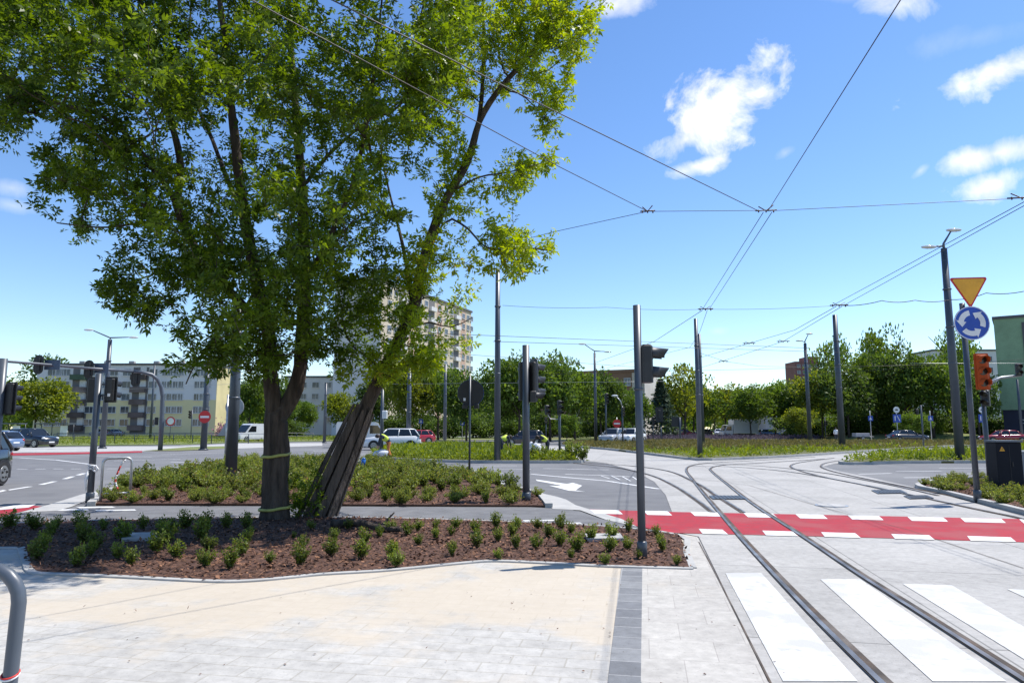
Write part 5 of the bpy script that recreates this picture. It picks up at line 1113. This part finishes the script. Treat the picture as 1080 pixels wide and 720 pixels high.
# ------------------------------------------------------------------ cars
def loft(mb, rings, m, cap=True, sm=False):
    n = len(rings[0]); vs = [v for r in rings for v in r]; fs = []
    for i in range(len(rings) - 1):
        for k in range(n): fs.append((i * n + k, i * n + (k + 1) % n, (i + 1) * n + (k + 1) % n, (i + 1) * n + k))
    if cap: fs += [tuple(range(n - 1, -1, -1)), tuple((len(rings) - 1) * n + k for k in range(n))]
    mb.add(vs, fs, m, sm)
KIND = {  # length, width, height, belt, hood height, body stations; greenhouse: base front/back, roof front/back
    'hatch': (4.15, 1.76, 1.48, .93, .86, (.88, -1.96), (.18, -1.45)), 'suv': (4.45, 1.86, 1.66, 1.05, 1.0, (.95, -2.12), (.28, -1.62)),
    'sedan': (4.65, 1.80, 1.45, .92, .86, (.85, -1.75), (.12, -1.05))}
def wheel(t, x, y, r, w=.21):
    s = 1 if y > 0 else -1; g = MB(); P = [(x, y - s * w, r), (x, y - s * w * .9, r), (x, y - s * .03, r), (x, y, r)]; g.tube(P, [r * .9, r, r, r * .93], 24); ty = g.build('wheel', 'tyre', t)
    g = MB(); g.tube([(x, y, r), (x, y + s * .012, r)], [r * .68, r * .66], 20); rm = g.build('rim', 'rim', ty); g = MB()
    for k in range(5):
        q = 2 * PI * k / 5 + .3; g.tube([(x + math.cos(q) * r * .34, y + s * .013, r + math.sin(q) * r * .34), (x + math.cos(q) * r * .42, y + s * .016, r + math.sin(q) * r * .42)], [r * .11, r * .11], 8)
    g.build('rim_gap', 'tyre', ty)
def car(kind, pnt, label, px, base, head_deg, sc=1.0, name='parked_car', plate=True, cat='car', Y=None):
    Ln, Wd, Ht, bt, hd, (gb0, gb1), (gr0, gr1) = KIND[kind]; x, y = G(px, base) if Y is None else (XT(px, base, Y), Y)
    t = thing(name, label, cat, (x, y, 0.012), math.radians(head_deg)); t.scale = (sc, sc, sc); hw = Wd / 2; f = Ln / 2
    st = [(f, .32, .55, .70), (f - .06, .24, hd - .18, .82), (f - .35, .20, hd - .07, .93), (f - .9, .19, hd + .01, .985), (gb0, .19, bt - .02, 1), (0, .19, bt, 1), (gb1 + .5, .19, bt + .02, 1), (-f + .42, .20, bt + .03, .96), (-f + .1, .26, bt - .02, .88), (-f, .36, bt - .22, .80)]
    rings = []
    for X, z0, z1, k in st:
        w = hw * k; mid = z0 + (z1 - z0) * .55
        rings.append([(X, -w * .9, z0), (X, w * .9, z0), (X, w, z0 + .14), (X, w * 1.0, mid), (X, w * .965, z1 - .07), (X, w * .88, z1), (X, -w * .88, z1), (X, -w * .965, z1 - .07), (X, -w, mid), (X, -w, z0 + .14)])
    g = MB(); loft(g, rings, 0, True, True); body = g.build('body', pnt, t)
    g = MB(); bw, rw = hw * .90, hw * .68; zb, zr = bt - .03, Ht
    base4 = [(gb0, bw, zb), (gb1, bw * .95, zb), (gb1, -bw * .95, zb), (gb0, -bw, zb)]; mid4 = [(gr0 + .14, rw * 1.06, zr - .09), (gr1 - .12, rw * 1.04, zr - .10), (gr1 - .12, -rw * 1.04, zr - .10), (gr0 + .14, -rw * 1.06, zr - .09)]
    loft(g, [base4, mid4], 0); g.build('windows', 'glass', t)
    top4 = [(gr0 - .12, rw * .86, zr - .01), (gr1 + .15, rw * .84, zr - .015), (gr1 + .15, -rw * .84, zr - .015), (gr0 - .12, -rw * .86, zr - .01)]
    g = MB(); loft(g, [[Vector(v) + Vector((0, 0, -.002)) for v in mid4], [(a[0] - .05 * (1 if i in (0, 3) else -1), a[1] * .97, a[2] + .06) for i, a in enumerate(mid4)], top4], 0, True, True)
    for a, b in ((0, 0), (1, 1), (2, 2), (3, 3)): g.tube([base4[a], mid4[b]], [.055, .045], 6)
    for s in (1, -1):
        for u in (.46, .80):
            if u > .7 and kind == 'sedan': continue
            p = Vector(base4[0]).lerp(Vector(base4[1]), u); q = Vector(mid4[0]).lerp(Vector(mid4[1]), u * 1.02 - .02); p.y *= s; q.y *= s; g.tube([p, q], [.045, .035], 5)
    g.build('roof', pnt, t)
    r = .345 if kind == 'suv' else .315; fx, rx = f - .85, -f + .80
    for X in (fx, rx):
        for s in (1, -1):
            a = MB(); n = 16; pts = [(X + (r + .065) * math.cos(PI * k / n), max(.2, r + (r + .065) * math.sin(PI * k / n))) for k in range(n + 1)]
            a.prism([(X - r - .065, .2)] + pts[::-1] + [(X + r + .065, .2)], s * (hw - .12), s * (hw + .008), 0); a.build('wheel_arch', 'black', t); wheel(t, X, s * (hw + .014), r)
    for s in (1, -1):
        g = MB(); g.ball((f - .16, s * hw * .70, hd - .2), .2, 0, 10, 6, (.75, .85, .5)); g.build('headlight', 'lampw', t)
        g = MB(); g.ball((-f + .12, s * hw * .74, bt - .16), .2, 0, 10, 6, (.6, .65, .7)); g.build('tail_light', 'lampr', t)
        g = MB(); g.ball((gb0 - .25, s * (hw + .10), bt + .06), .12, 0, 8, 5, (.6, .9, .7)); g.build('mirror', pnt, t)
    g = MB(); g.box((f - .005, 0, .42), (.05, 1.05, .20)); g.build('grille', 'black', t)
    g = MB(); g.box((f + .026, 0, .46), (.012, .52, .11)); g.build('number_plate', 'swhite', t); g = MB(); g.box((-f - .006, 0, .62), (.012, .52, .11)); g.build('number_plate', 'swhite', t)
    return t
x, y = XT(-39, 512, 21.5), 21.5
cw = G(3, 512); hd_ = math.radians(-80); cx_, cy_ = cw[0] + math.cos(hd_) * 1.42 + math.sin(hd_) * .95, cw[1] + math.sin(hd_) * 1.42 - math.cos(hd_) * .95
c_ = car('suv', 'cblack', 'black car cut by the left edge, only its rear wheel and tail showing', 0, 512, -80, name='moving_car'); c_.location = (cx_, cy_, .012)
car('suv', 'cblack', 'small black car waiting on the far left road', 33, 473, -16, name='moving_car', Y=62)
car('hatch', 'csilver', 'silver car behind the black one at the far left edge', 8, 472, 160, name='moving_car', Y=66)
car('hatch', 'cblue', 'pale blue car cut by the left edge behind the near hatchback', -9, 476, 170, name='moving_car', Y=52)
car('sedan', 'csilver', 'silver car parked in front of the long apartment block', 120, 460, 178, Y=150); car('hatch', 'cgrey', 'grey parked car beside the silver one before the apartment block', 106, 460, 175, Y=148)
car('suv', 'cwhite', 'white crossover on the road left of the workers\' island', 413.5, 474, 188, name='moving_car', Y=55)
car('hatch', 'cred', 'dark red hatchback just behind the white crossover', 438, 468, 200, Y=76)
car('hatch', 'cdark', 'dark hatchback behind the workers', 553, 468.5, 176, name='moving_car', Y=69)
car('suv', 'csilver', 'left of the two whitish cars below the far no-entry sign', 648, 466.5, 235, Y=75); car('suv', 'cwhite', 'right of the two whitish cars below the far no-entry sign', 666, 466, 235, Y=76)
car('hatch', 'cblue', 'blue car parked under the trees right of the box truck', 811, 461, 10, Y=125)
car('hatch', 'cwhite', 'white car far down the avenue, left of the box truck', 758, 458, 250, Y=165); car('sedan', 'cdark', 'dark car far down the avenue beside the white one', 765, 458, 250, Y=172)
car('sedan', 'cdark', 'dark saloon on the far right road below the wood', 957, 465, 6, name='moving_car', Y=84); car('sedan', 'cred', 'red car on the far right road above the cabinet', 1058, 466, 172, name='moving_car', Y=80)
car('hatch', 'cdark', 'dark car in the shade behind the black sign board', 740, 459, 170, Y=140); car('hatch', 'cred', 'dark red car in the shade beyond the flower bed', 722, 460, 10, Y=130)
def van(label, px, base, Y, deg, kind):
    x = XT(px, base, Y); t = thing('delivery_van' if kind == 'van' else 'box_truck', label, 'van' if kind == 'van' else 'truck', (x, Y, .012), math.radians(deg))
    if kind == 'van':
        f, hw, Ht = 2.5, .98, 2.2; g = MB(); prof = [(2.5, .35), (2.5, .8), (2.3, 1.05), (1.75, 1.15), (1.05, 2.05), (.8, 2.2), (-2.4, 2.2), (-2.5, 2.05), (-2.5, .35)]; g.prism(prof, -hw, hw, 0); g.build('body', 'cwhite', t)
        g = MB(); 
        for s in (1, -1): g.prism([(1.55, 1.2), (1.02, 1.9), (.35, 1.9), (.35, 1.2)], s * (hw + .002), s * (hw + .012))
        g.prism([(1.80, 1.17), (1.82, 1.2), (1.12, 2.04), (1.10, 2.02)], -hw * .88, hw * .88); g.build('windows', 'glass', t); wx = (1.65, -1.6)
    else:
        f, hw = 3.0, 1.05; g = MB(); g.prism([(3.0, .4), (3.0, 1.0), (2.75, 1.35), (2.4, 2.1), (2.1, 2.2), (1.35, 2.2), (1.35, .4)], -hw * .95, hw * .95); g.build('cab', 'cwhite', t); g = MB(); g.bbox((-.9, 0, 1.95), (4.3, 2.2, 2.3), .03); g.build('cargo_box', 'cwhite', t)
        g = MB(); g.prism([(2.86, 1.2), (2.9, 1.22), (2.46, 2.08), (2.42, 2.06)], -hw * .85, hw * .85)
        for s in (1, -1): g.prism([(2.55, 1.3), (2.3, 1.95), (1.6, 1.95), (1.6, 1.3)], s * (hw * .95 + .002), s * (hw * .95 + .014))
        g.build('windows', 'glass', t); g = MB(); g.box((-.3, 0, .62), (5.0, .9, .3)); g.build('chassis', 'black', t); wx = (2.1, -1.9)
    for X in wx:
        for s in (1, -1): wheel(t, X, s * (hw + .015), .36)
    for s in (1, -1): g = MB(); g.box((f + .01, s * .7, .85), (.03, .3, .2)); g.build('headlight', 'lampw', t)
    return t
van('white van with dark side glass behind the thick mast', 267, 469, 86, 236, 'van'); van('white van half hidden by the board sleeve', 386, 470, 62, 8, 'van'); van('white box truck under the avenue trees', 779, 461, 118, 186, 'truck')
x = XT(908, 460, 96); t = thing('car_trailer', 'low pale trailer parked left of the blue crossing sign', 'trailer', (x, 96, 0)); g = MB(); g.bbox((0, 0, .75), (1.9, 1.2, .5), .05); g.build('body', 'csilver', t); wheel(t, 0, -.62, .3); wheel(t, 0, .62, .3); g = MB(); g.tube([(.9, 0, .55), (1.8, 0, .5)], .04); g.build('drawbar', 'galv', t)
# ------------------------------------------------------------------ people
def skin(name, V, E, R, mats, parent, fn, lv=2):
    me = bpy.data.meshes.new(name); me.from_pydata(V, E, []); o = bpy.data.objects.new(name, me); COL.objects.link(o)
    md = o.modifiers.new('s', 'SKIN'); md.use_smooth_shade = True; sv = me.skin_vertices[0].data
    for i, r in enumerate(R): sv[i].radius = (r, r); sv[i].use_root = i == 0
    sb = o.modifiers.new('u', 'SUBSURF'); sb.levels = lv; sb.render_levels = lv
    dg = bpy.context.evaluated_depsgraph_get(); dg.update(); m2 = bpy.data.meshes.new_from_object(o.evaluated_get(dg)); o.modifiers.clear(); o.data = m2; bpy.data.meshes.remove(me)
    m2.materials.clear()
    for x in mats: m2.materials.append(M[x])
    for p in m2.polygons: p.use_smooth = True; p.material_index = fn(p.center)
    o.parent = parent; return o
def person(label, x, y, rz, pose, trousers='denim', z=0, vest='vest'):
    """pose 'bend': stooping worker; pose 'walk': upright"""
    t = thing('person', label, 'person', (x, y, z), rz)
    if pose == 'bend':
        hip = (0, 0, .88); ch = (.30, 0, 1.14); nk = (.50, 0, 1.18); hdp = (.64, 0, 1.14); kn, an = (.07, .13, .48), (-.04, .13, .08); kn2, an2 = (.02, -.13, .47), (-.16, -.14, .08); el, wr, fg = (.50, .22, .86), (.60, .16, .60), (.62, .14, .50); toe = .16
    else:
        hip = (0, 0, .94); ch = (.02, 0, 1.28); nk = (.03, 0, 1.46); hdp = (.06, 0, 1.62); kn, an = (.16, .1, .5), (.22, .1, .09); kn2, an2 = (.06, -.1, .5), (-.22, -.1, .12); el, wr, fg = (.0, .25, 1.12), (.14, .24, .92), (.17, .23, .82); toe = .16
    sh = ((ch[0] + nk[0]) / 2 + .02, (ch[2] + nk[2]) / 2 + .03); mir = lambda p: (p[0] * (1 if pose == 'bend' else .9), -p[1], p[2])
    V = [hip, ch, nk, hdp, (hip[0], .11, hip[2] - .06), kn, an, (an[0] + toe, an[1], .05), (hip[0], -.11, hip[2] - .06), kn2, an2, (an2[0] + toe, an2[1], .05), (sh[0], .19, sh[1]), el, wr, fg, (sh[0], -.19, sh[1]), mir(el), mir(wr), mir(fg)]
    E_ = [(0, 1), (1, 2), (2, 3), (0, 4), (4, 5), (5, 6), (6, 7), (0, 8), (8, 9), (9, 10), (10, 11), (1, 12), (12, 13), (13, 14), (14, 15), (1, 16), (16, 17), (17, 18), (18, 19)]
    R = [.15, .17, .06, .105, .10, .075, .05, .045, .10, .075, .05, .045, .07, .05, .038, .04, .07, .05, .038, .04]
    def mi(c):
        if c.z < .16: return 2
        hipz = hip[2]
        if (c.z < hipz - .02 and abs(c.y) < .2 and c.x < .35 and not (c.x > .42)) : return 1
        if (Vector(c) - Vector(hdp)).length < .15 or (Vector(c) - Vector(fg)).length < .17 or (Vector(c) - Vector(mir(fg))).length < .17: return 0
        return 3
    skin('body', V, E_, R, ['skin', trousers, 'black', 'denim' if pose == 'bend' else 'swhite'], t, mi)
    if pose == 'bend':
        skin('vest', [(hip[0] + .02, 0, hip[2] + .02), ch, (sh[0] + .02, .10, sh[1] - .02), (sh[0] + .02, -.10, sh[1] - .02)], [(0, 1), (1, 2), (1, 3)], [.19, .205, .14, .14], [vest], t, lambda c: 0)
    h = MB(); h.ball((hdp[0] - .01, 0, hdp[2] + .03), .118, 0, 12, 7, (1.02, .95, .92)); h.build('hair', 'hair', t)
    f_ = MB(); f_.ball((hdp[0] + .11, 0, hdp[2] - .02), .022, 0, 8, 5, (1, .7, 1)); f_.build('nose', 'skin', t); return t
x, y = G(409, 487); person('stooping worker in a yellow vest and orange trousers left of the tall island mast', XT(410, 485, 37.5), 37.5, PI + .35, 'bend', 'orange_cloth', .1)
person('stooping worker half hidden behind the tall island mast', XT(528, 480, 41), 41, .5, 'bend', 'denim', .02); person('stooping worker in a yellow vest and dark trousers beside a white sack', XT(578, 482, 40), 40, PI + .2, 'bend', 'denim', .02)
person('pedestrian in a pale top on the far footpath left of the leaning mast', XT(882, 462, 89), 89, 1.2, 'walk')
def sack(c, r, label, sc=(1, .8, 1)):
    g = MB(); g.ball(c, r, 0, 14, 9, sc)
    for i, v in enumerate(g.v):
        v = Vector(v); f = 1 + .5 * noise.noise(v * 5) + .2 * noise.noise(v * 13); d = v - Vector(c); g.v[i] = tuple(Vector(c) + d * f)
    tag(g.build('work_sack', 'bag'), label, 'sack')
sack((XT(566, 480, 39.6), 39.6, .42), .42, 'bulky white sack beside the right-hand worker', (.75, .8, 1.15)); sack((XT(500.5, 483, 37), 37, .30), .34, 'small white sack left of the round sign pole\'s worker', (1.3, .8, .7)) if False else sack((XT(401, 486, 37.3), 37.3, .36), .30, 'small white sack in front of the left-hand worker', (1.3, .8, .7))
sack((XT(561, 481, 39.8), 39.8, .40), .36, 'second white sack left of the bulky one', (.7, .8, 1.1))
# ------------------------------------------------------------------ buildings
WM = {}
def window_meshes(w, h):
    k = (round(w, 2), round(h, 2))
    if k not in WM:
        g = MB(); b = .09
        for c, d in (((0, 0, h / 2 - b / 2), (w, .10, b)), ((0, 0, -h / 2 + b / 2), (w, .10, b)), ((-w / 2 + b / 2, 0, 0), (b, .10, h - 2 * b)), ((w / 2 - b / 2, 0, 0), (b, .10, h - 2 * b)), ((w * .08, 0, 0), (.07, .08, h - 2 * b))): g.box(c, d)
        g.box((0, -.06, -h / 2 - .03), (w + .1, .2, .05)); p = MB(); p.box((0, .01, 0), (w - .16, .03, h - .16)); WM[k] = (g.mesh('window', 'frame'), p.mesh('pane', 'pane'))
    return WM[k]
def window(parent, x, y, z, w, h, rz=0):
    a, b = window_meshes(w, h); o = link('window', a, parent, (x, y, z), rz); link('pane', b, o); return o
M['wall_grey'] = mat('render_grey', (.60, .60, .60), (.55, .55, .56), .9, .3); M['wall_yellow'] = mat('render_yellow', (.66, .59, .33), (.62, .55, .30), .9, .3); M['wall_gable'] = mat('render_gable', (.62, .55, .30), None, .9, .3)
M['wall_cream'] = mat('render_cream', (.56, .48, .37), (.50, .43, .33), .9, .3); M['wall_white'] = mat('render_white', (.66, .62, .55), None, .9, .3); M['wall_brown'] = mat('render_brown', (.26, .15, .09), None, .9, .3); M['wall_pink'] = mat('render_pink', (.50, .34, .26), None, .9, .3)
M['roofdark'] = mat('roof_felt', (.10, .10, .105), None, .9, 1); M['loggia_shade'] = mat('loggia_shade', (.16, .15, .15), (.12, .12, .125), .8, .6); M['balc'] = mat('balcony_panel', (.10, .075, .065), (.14, .11, .10), .8, .6, rnd=.5); M['balc_g'] = mat('balcony_green', (.06, .10, .06), None, .8, 1)
M['green_wall'] = mat('green_cladding', (.10, .20, .10), (.09, .175, .085), .8, .2); M['green_lit'] = mat('green_cladding_light', (.16, .30, .13), None, .8, .2); M['navy'] = mat('navy_wall', (.018, .022, .045), None, .8, 1); M['brick'] = mat('tower_brick', (.20, .085, .075), (.24, .11, .10), .9, .3)
def cladding(name, c1, c2):   # ribbed sheet cladding
    m = brickmat(name, c1, c2, tuple(v * .7 for v in c1), 1.1, 30, .02); return m
# long five-storey block, left
Yb = 150.0; xl, xr_ = XT(34, 455, Yb), XT(226, 455, Yb); Lb = xr_ - xl; Hb = ZT(385, Yb)
t = thing('apartment_block', 'long grey and yellow five-storey apartment block with dark loggias on the left', 'building', (xl, Yb, 0))
g = MB(); zs = ZT(421.5, Yb); g.box((Lb / 2, 6, zs / 2), (Lb, 12, zs)); g.build('lower_wall', 'wall_yellow', t); g = MB(); g.box((Lb / 2, 6, (Hb + zs) / 2), (Lb, 12, Hb - zs)); g.build('upper_wall', 'wall_grey', t)
g = MB(); g.box((Lb / 2, 6, Hb + .2), (Lb + .5, 12.5, .4)); rf = g.build('roof', 'roofdark', t)
for k in range(7): c = MB(); c.bbox((6 + k * Lb / 7, 6, Hb + .9), (1.2, .8, 1.1), .05); c.build('chimney', 'kerb', rf)
g = MB(); g.box((Lb + .04, 6, Hb * .49), (.06, 12.02, Hb * .98)); g.build('gable_wall', 'wall_gable', t)
rows = [ZT(p, Yb) for p in (392.5, 405.5, 418.5, 432, 445.5)]; logs = [XT(p, 455, Yb) - xl for p in (81, 145)]
for lx_ in logs:
    g = MB(); g.box((lx_, -.02, Hb * .5), (3.4, .05, Hb * .94)); lg = g.build('loggia_shade', 'loggia_shade', t)  # flat dark panel, the shade of the balcony recess painted on
    for i, z in enumerate(rows): b = MB(); b.box((lx_ - .2, -.55, z - 1.1), (3.2, 1.0, 1.15)); b.build('balcony', 'balc_g' if (i == 0 and lx_ == logs[0]) else 'balc', lg); b = MB(); b.box((lx_ + .5, -.06, z + .3), (1.3, .04, 1.9)); b.build('balcony_door', 'frame', lg)
for px in (50, 58, 65, 92, 104, 116, 130, 158, 170, 176, 182, 188, 205, 211, 217):
    for z in rows: window(t, XT(px, 455, Yb) - xl, -.05, z, 1.9 if px not in (170, 176, 182, 188, 205, 211, 217) else 1.15, 1.5)
# plain block behind the trunk
Yb = 170.0; xl = XT(298, 455, Yb); Lb = XT(352, 455, Yb) - xl; Hb = ZT(398, Yb); t = thing('apartment_block', 'blue-grey apartment block seen between the two foreground trunks', 'building', (xl, Yb, 0))
g = MB(); g.box((Lb / 2, 6, Hb / 2), (Lb, 12, Hb)); g.build('wall', 'wall_grey', t); g = MB(); g.box((Lb / 2, 6, Hb + .2), (Lb + .5, 12.5, .4)); g.build('roof', 'roofdark', t)
for i in range(4):
    for k in range(4): window(t, 1.6 + k * 3.0, -.05, Hb - 1.8 - i * 2.8, 1.7, 1.4)
# tall tower block
P0 = A(403, 296, 150); P1 = A(497, 331, 193); Hb = P0.z; ang = math.atan2(P1.y - P0.y, P1.x - P0.x); Lb = math.hypot(P1.x - P0.x, P1.y - P0.y)
t = thing('tower_block', 'tall cream and pink tower block rising behind the leaning tree', 'building', (P0.x, P0.y, 0), ang)
g = MB(); g.box((Lb / 2, 6, Hb / 2), (Lb, 12, Hb)); g.build('wall', 'wall_cream', t); g = MB(); g.box((-.04, 6, Hb / 2), (.06, 12.02, Hb)); g.build('end_wall', 'wall_grey', t)
g = MB(); g.box((Lb / 2, 6, Hb + .25), (Lb + .6, 12.6, .5)); rf = g.build('roof', 'roofdark', t)
for k in range(4): c = MB(); c.bbox((5 + k * 12, 6, Hb + 1.4), (2.5, 3, 1.8), .05); c.build('roof_housing', 'kerb', rf)
for k in range(3):
    g = MB(); g.box((9 + k * 14, -.02, Hb / 2), (3.0, .05, Hb * .96)); lg = g.build('loggia_shade', 'loggia_shade', t)  # recess shade painted as a flat dark strip
    for i in range(9): b = MB(); b.box((9 + k * 14, -.4, Hb - 2.7 - i * 2.8), (2.9, .75, 1.0)); b.build('balcony', 'wall_grey', lg)
    g = MB(); g.box((13.2 + k * 14, -.02, Hb / 2), (2.9, .04, Hb * .98)); g.build('pink_panel', 'wall_pink', t)
for i in range(9):
    for k in range(11):
        X = (3.4, 6.0, 13.2, 17.0, 20.2, 27.2, 31.0, 34.2, 41.2, 44.2, 46.5)[k]; window(t, X, -.06, Hb - 1.7 - i * 2.8, 1.7, 1.45)
# brown and cream block, middle
Yb = 132.0; th_ = .48; Lb = 22.0; xl = XT(680.5, 455, Yb) - Lb * math.cos(th_); Hb = ZT(391.5, Yb); t = thing('apartment_block', 'brown and cream block with a bright cream gable behind the front signal pole', 'building', (xl, Yb + Lb * math.sin(th_), 0), -th_)
g = MB(); g.box((Lb / 2, 4.6, Hb / 2), (Lb, 9.2, Hb)); g.build('wall', 'wall_brown', t); g = MB(); g.box((Lb / 2, 4.6, Hb + .25), (Lb + .5, 9.7, .5)); g.build('roof', 'wall_brown', t)
g = MB(); g.box((Lb + .05, 4.6, Hb / 2), (.08, 9.22, Hb)); g.build('gable_wall', 'wall_white', t); g = MB(); g.box((Lb - 1.2, -.03, Hb / 2), (2.3, .05, Hb * .97)); g.box((Lb - 5.3, -.03, Hb * .42), (2.4, .05, Hb * .8)); g.build('cream_panel', 'wall_cream', t)
for i in range(4):
    for k in range(3): window(t, Lb - 7.9 - k * 2.6, -.06, Hb - 1.9 - i * 2.8, 1.8, 1.5)
    window(t, Lb - 3.3, -.06, Hb - 1.9 - i * 2.8, 1.3, 1.5)
# far brick tower
Yb = 330.0; xl = XT(842, 455, Yb); Lb = XT(868, 455, Yb) - xl; Hb = ZT(381, Yb); t = thing('tower_block', 'distant reddish tower block above the trees on the right', 'building', (xl, Yb, 0), 0)
g = MB(); g.box((Lb / 2, 6, Hb / 2), (Lb, 12, Hb)); g.build('wall', 'brick', t); g = MB(); g.box((Lb * .78, 6, Hb + 1.2), (Lb * .44, 10, 2.4)); g.build('roof_housing', 'brick', t)
for i in range(4):
    for k in range(4): window(t, 1.7 + k * (Lb - 3.4) / 3, -.06, Hb - 2.2 - i * 2.9, 1.7, 1.5)
# low kiosk under the trees
Yb = 140.0; xl = XT(808, 455, Yb); Lb = XT(829, 455, Yb) - xl; Hb = ZT(439.5, Yb); t = thing('kiosk', 'low pale kiosk with a green band under the trees', 'kiosk', (xl, Yb, 0)); g = MB(); g.box((Lb / 2, 2, Hb / 2), (Lb, 4, Hb)); g.build('wall', 'wall_grey', t); g = MB(); g.box((Lb / 2, 2, Hb + .12), (Lb + .4, 4.4, .24)); g.build('roof', 'frame', t); g = MB(); g.box((Lb / 2, -.03, Hb * .72), (Lb * .7, .05, .7)); g.build('green_band', 'green_wall', t)
# green building, right
Yb = 92.0; P0 = A(1047.5, 337, Yb + 6); xl = P0.x; Hb = P0.z; t = thing('green_building', 'tall plain green building cut by the right edge above a dark wall', 'building', (xl, Yb + 6, 0), -.63)
g = MB(); zb = ZT(431, Yb); g.box((15, 6, (Hb + zb) / 2), (30, 12, Hb - zb)); g.build('wall', cladding('green_sheet', (.31, .47, .29), (.28, .43, .265)), t); g = MB(); g.box((15, 6, zb / 2), (29.6, 11.6, zb)); g.build('base_wall', 'navy', t)
g = MB(); g.box((15, 6, Hb + .2), (30.3, 12.3, .4)); g.build('roof', 'roofdark', t)
gr = []
for k in range(11):
    a = 2 * PI * k / 11; r1, r2 = 1.0 + .5 * math.sin(k * 5), .5; gr += [(3.6 + 1.8 * r1 * math.cos(a), 2.2 + .8 * r1 * math.sin(a)), (3.6 + 1.8 * r2 * math.cos(a + .28), 2.2 + .8 * r2 * math.sin(a + .28))]
g = MB(); g.prism(gr, .185, .199, 0); g.build('pale_splash', 'greyback', t)
g = MB(); g.box((15.7, -.06, Hb * .56), (25, .1, Hb * .8)); g.build('grey_facade', 'roofdark', t)
# second grey block peeping out behind the right-hand wood
Yb = 175.0; xl = XT(990, 455, Yb); t = thing('apartment_block', 'pale block barely showing above the wood left of the green building', 'building', (xl, Yb, 0)); Hb = ZT(370, Yb); g = MB(); g.box((8, 6, Hb / 2), (16, 12, Hb)); g.build('wall', 'wall_grey', t); g = MB(); g.box((8, 6, Hb + .2), (16.4, 12.4, .4)); g.build('roof', 'roofdark', t)
for i in range(4):
    for k in range(5): window(t, 2 + k * 3, -.06, Hb - 2 - i * 2.8, 1.7, 1.4)
# fence and shelters, left
ya, yb = 72.0, 78.0; xa, xb = XT(56, 465, ya), XT(300, 465, yb); t = thing('railing', 'long low dark railing along the far left lawn', 'railing', (xa, ya, 0)); d = Vector((xb - xa, yb - ya, 0)); 
g = MB(); g.tube([(0, 0, 1.05), d + Vector((0, 0, 1.05))], .035, 6); g.tube([(0, 0, .62), d + Vector((0, 0, .62))], .025, 6); g.build('rails', 'pole2', t)
for k in range(13): p = d * (k / 12); g = MB(); g.tube([p, p + Vector((0, 0, 1.05))], .05, 6); g.build('post', 'pole', t)
t = thing('railing', 'second low railing behind the first, before the apartment block', 'railing', (XT(60, 462, 96), 96, 0)); Lr = XT(330, 462, 96) - XT(60, 462, 96); g = MB(); g.tube([(0, 0, 1.0), (Lr, 0, 1.0)], .04, 6); g.tube([(0, 0, .6), (Lr, 0, .6)], .03, 6); g.build('rails', 'pole', t)
for k in range(17): g = MB(); g.tube([(Lr * k / 16, 0, 0), (Lr * k / 16, 0, 1.0)], .045, 6); g.build('post', 'pole', t)
for px0, px1, lb in ((-8, 20, 'glass tram stop shelter at the far left edge'), (36, 72, 'glass tram stop shelter left of the street lamp')):
    Yb = 100.0; xl = XT(px0, 455, Yb); Lb = XT(px1, 455, Yb) - xl; Hh = ZT(446.5, Yb); t = thing('tram_shelter', lb, 'shelter', (xl, Yb, 0)); g = MB(); g.box((Lb / 2, .7, Hh), (Lb, 1.8, .16)); g.build('roof', 'pole2', t)
    for k in range(4): g = MB(); g.tube([(Lb * k / 3 * .96 + .1, 1.3, 0), (Lb * k / 3 * .96 + .1, 1.3, Hh)], .06, 6); g.build('post', 'pole', t)
    g = MB(); g.box((Lb * .8, .5, Hh * .55), (1.0, .08, 1.5)); g.build('poster_case', 'swhite', t); g = MB(); g.box((Lb * .4, 1.2, .5), (2.2, .4, .08)); g.box((Lb * .4, 1.2, .25), (1.6, .1, .5)); g.build('bench', 'pole', t)
# flowering bush by the gable
x = XT(236, 458, 120); o = link('flowering_bush', leafmesh('flowering_bush', leaves(np.c_[RNG.normal(size=(700, 2)) * .8, np.abs(RNG.normal(size=700)) * .9 + .4], rdir(700, .4), rdir(700, .4), np.full(700, .35), np.full(700, .13)), RNG.random(700), leafmat('pink_bloom', (.10, .12, .05), (.65, .28, .42), .4, 0, .6)), None, (x, 120, 0)); tag(o, 'pink flowering bush beside the yellow gable', 'bush')
for e in EMPTIES:
    if '_w' in e: del e['_w']
    if 'h' in e: del e['h']
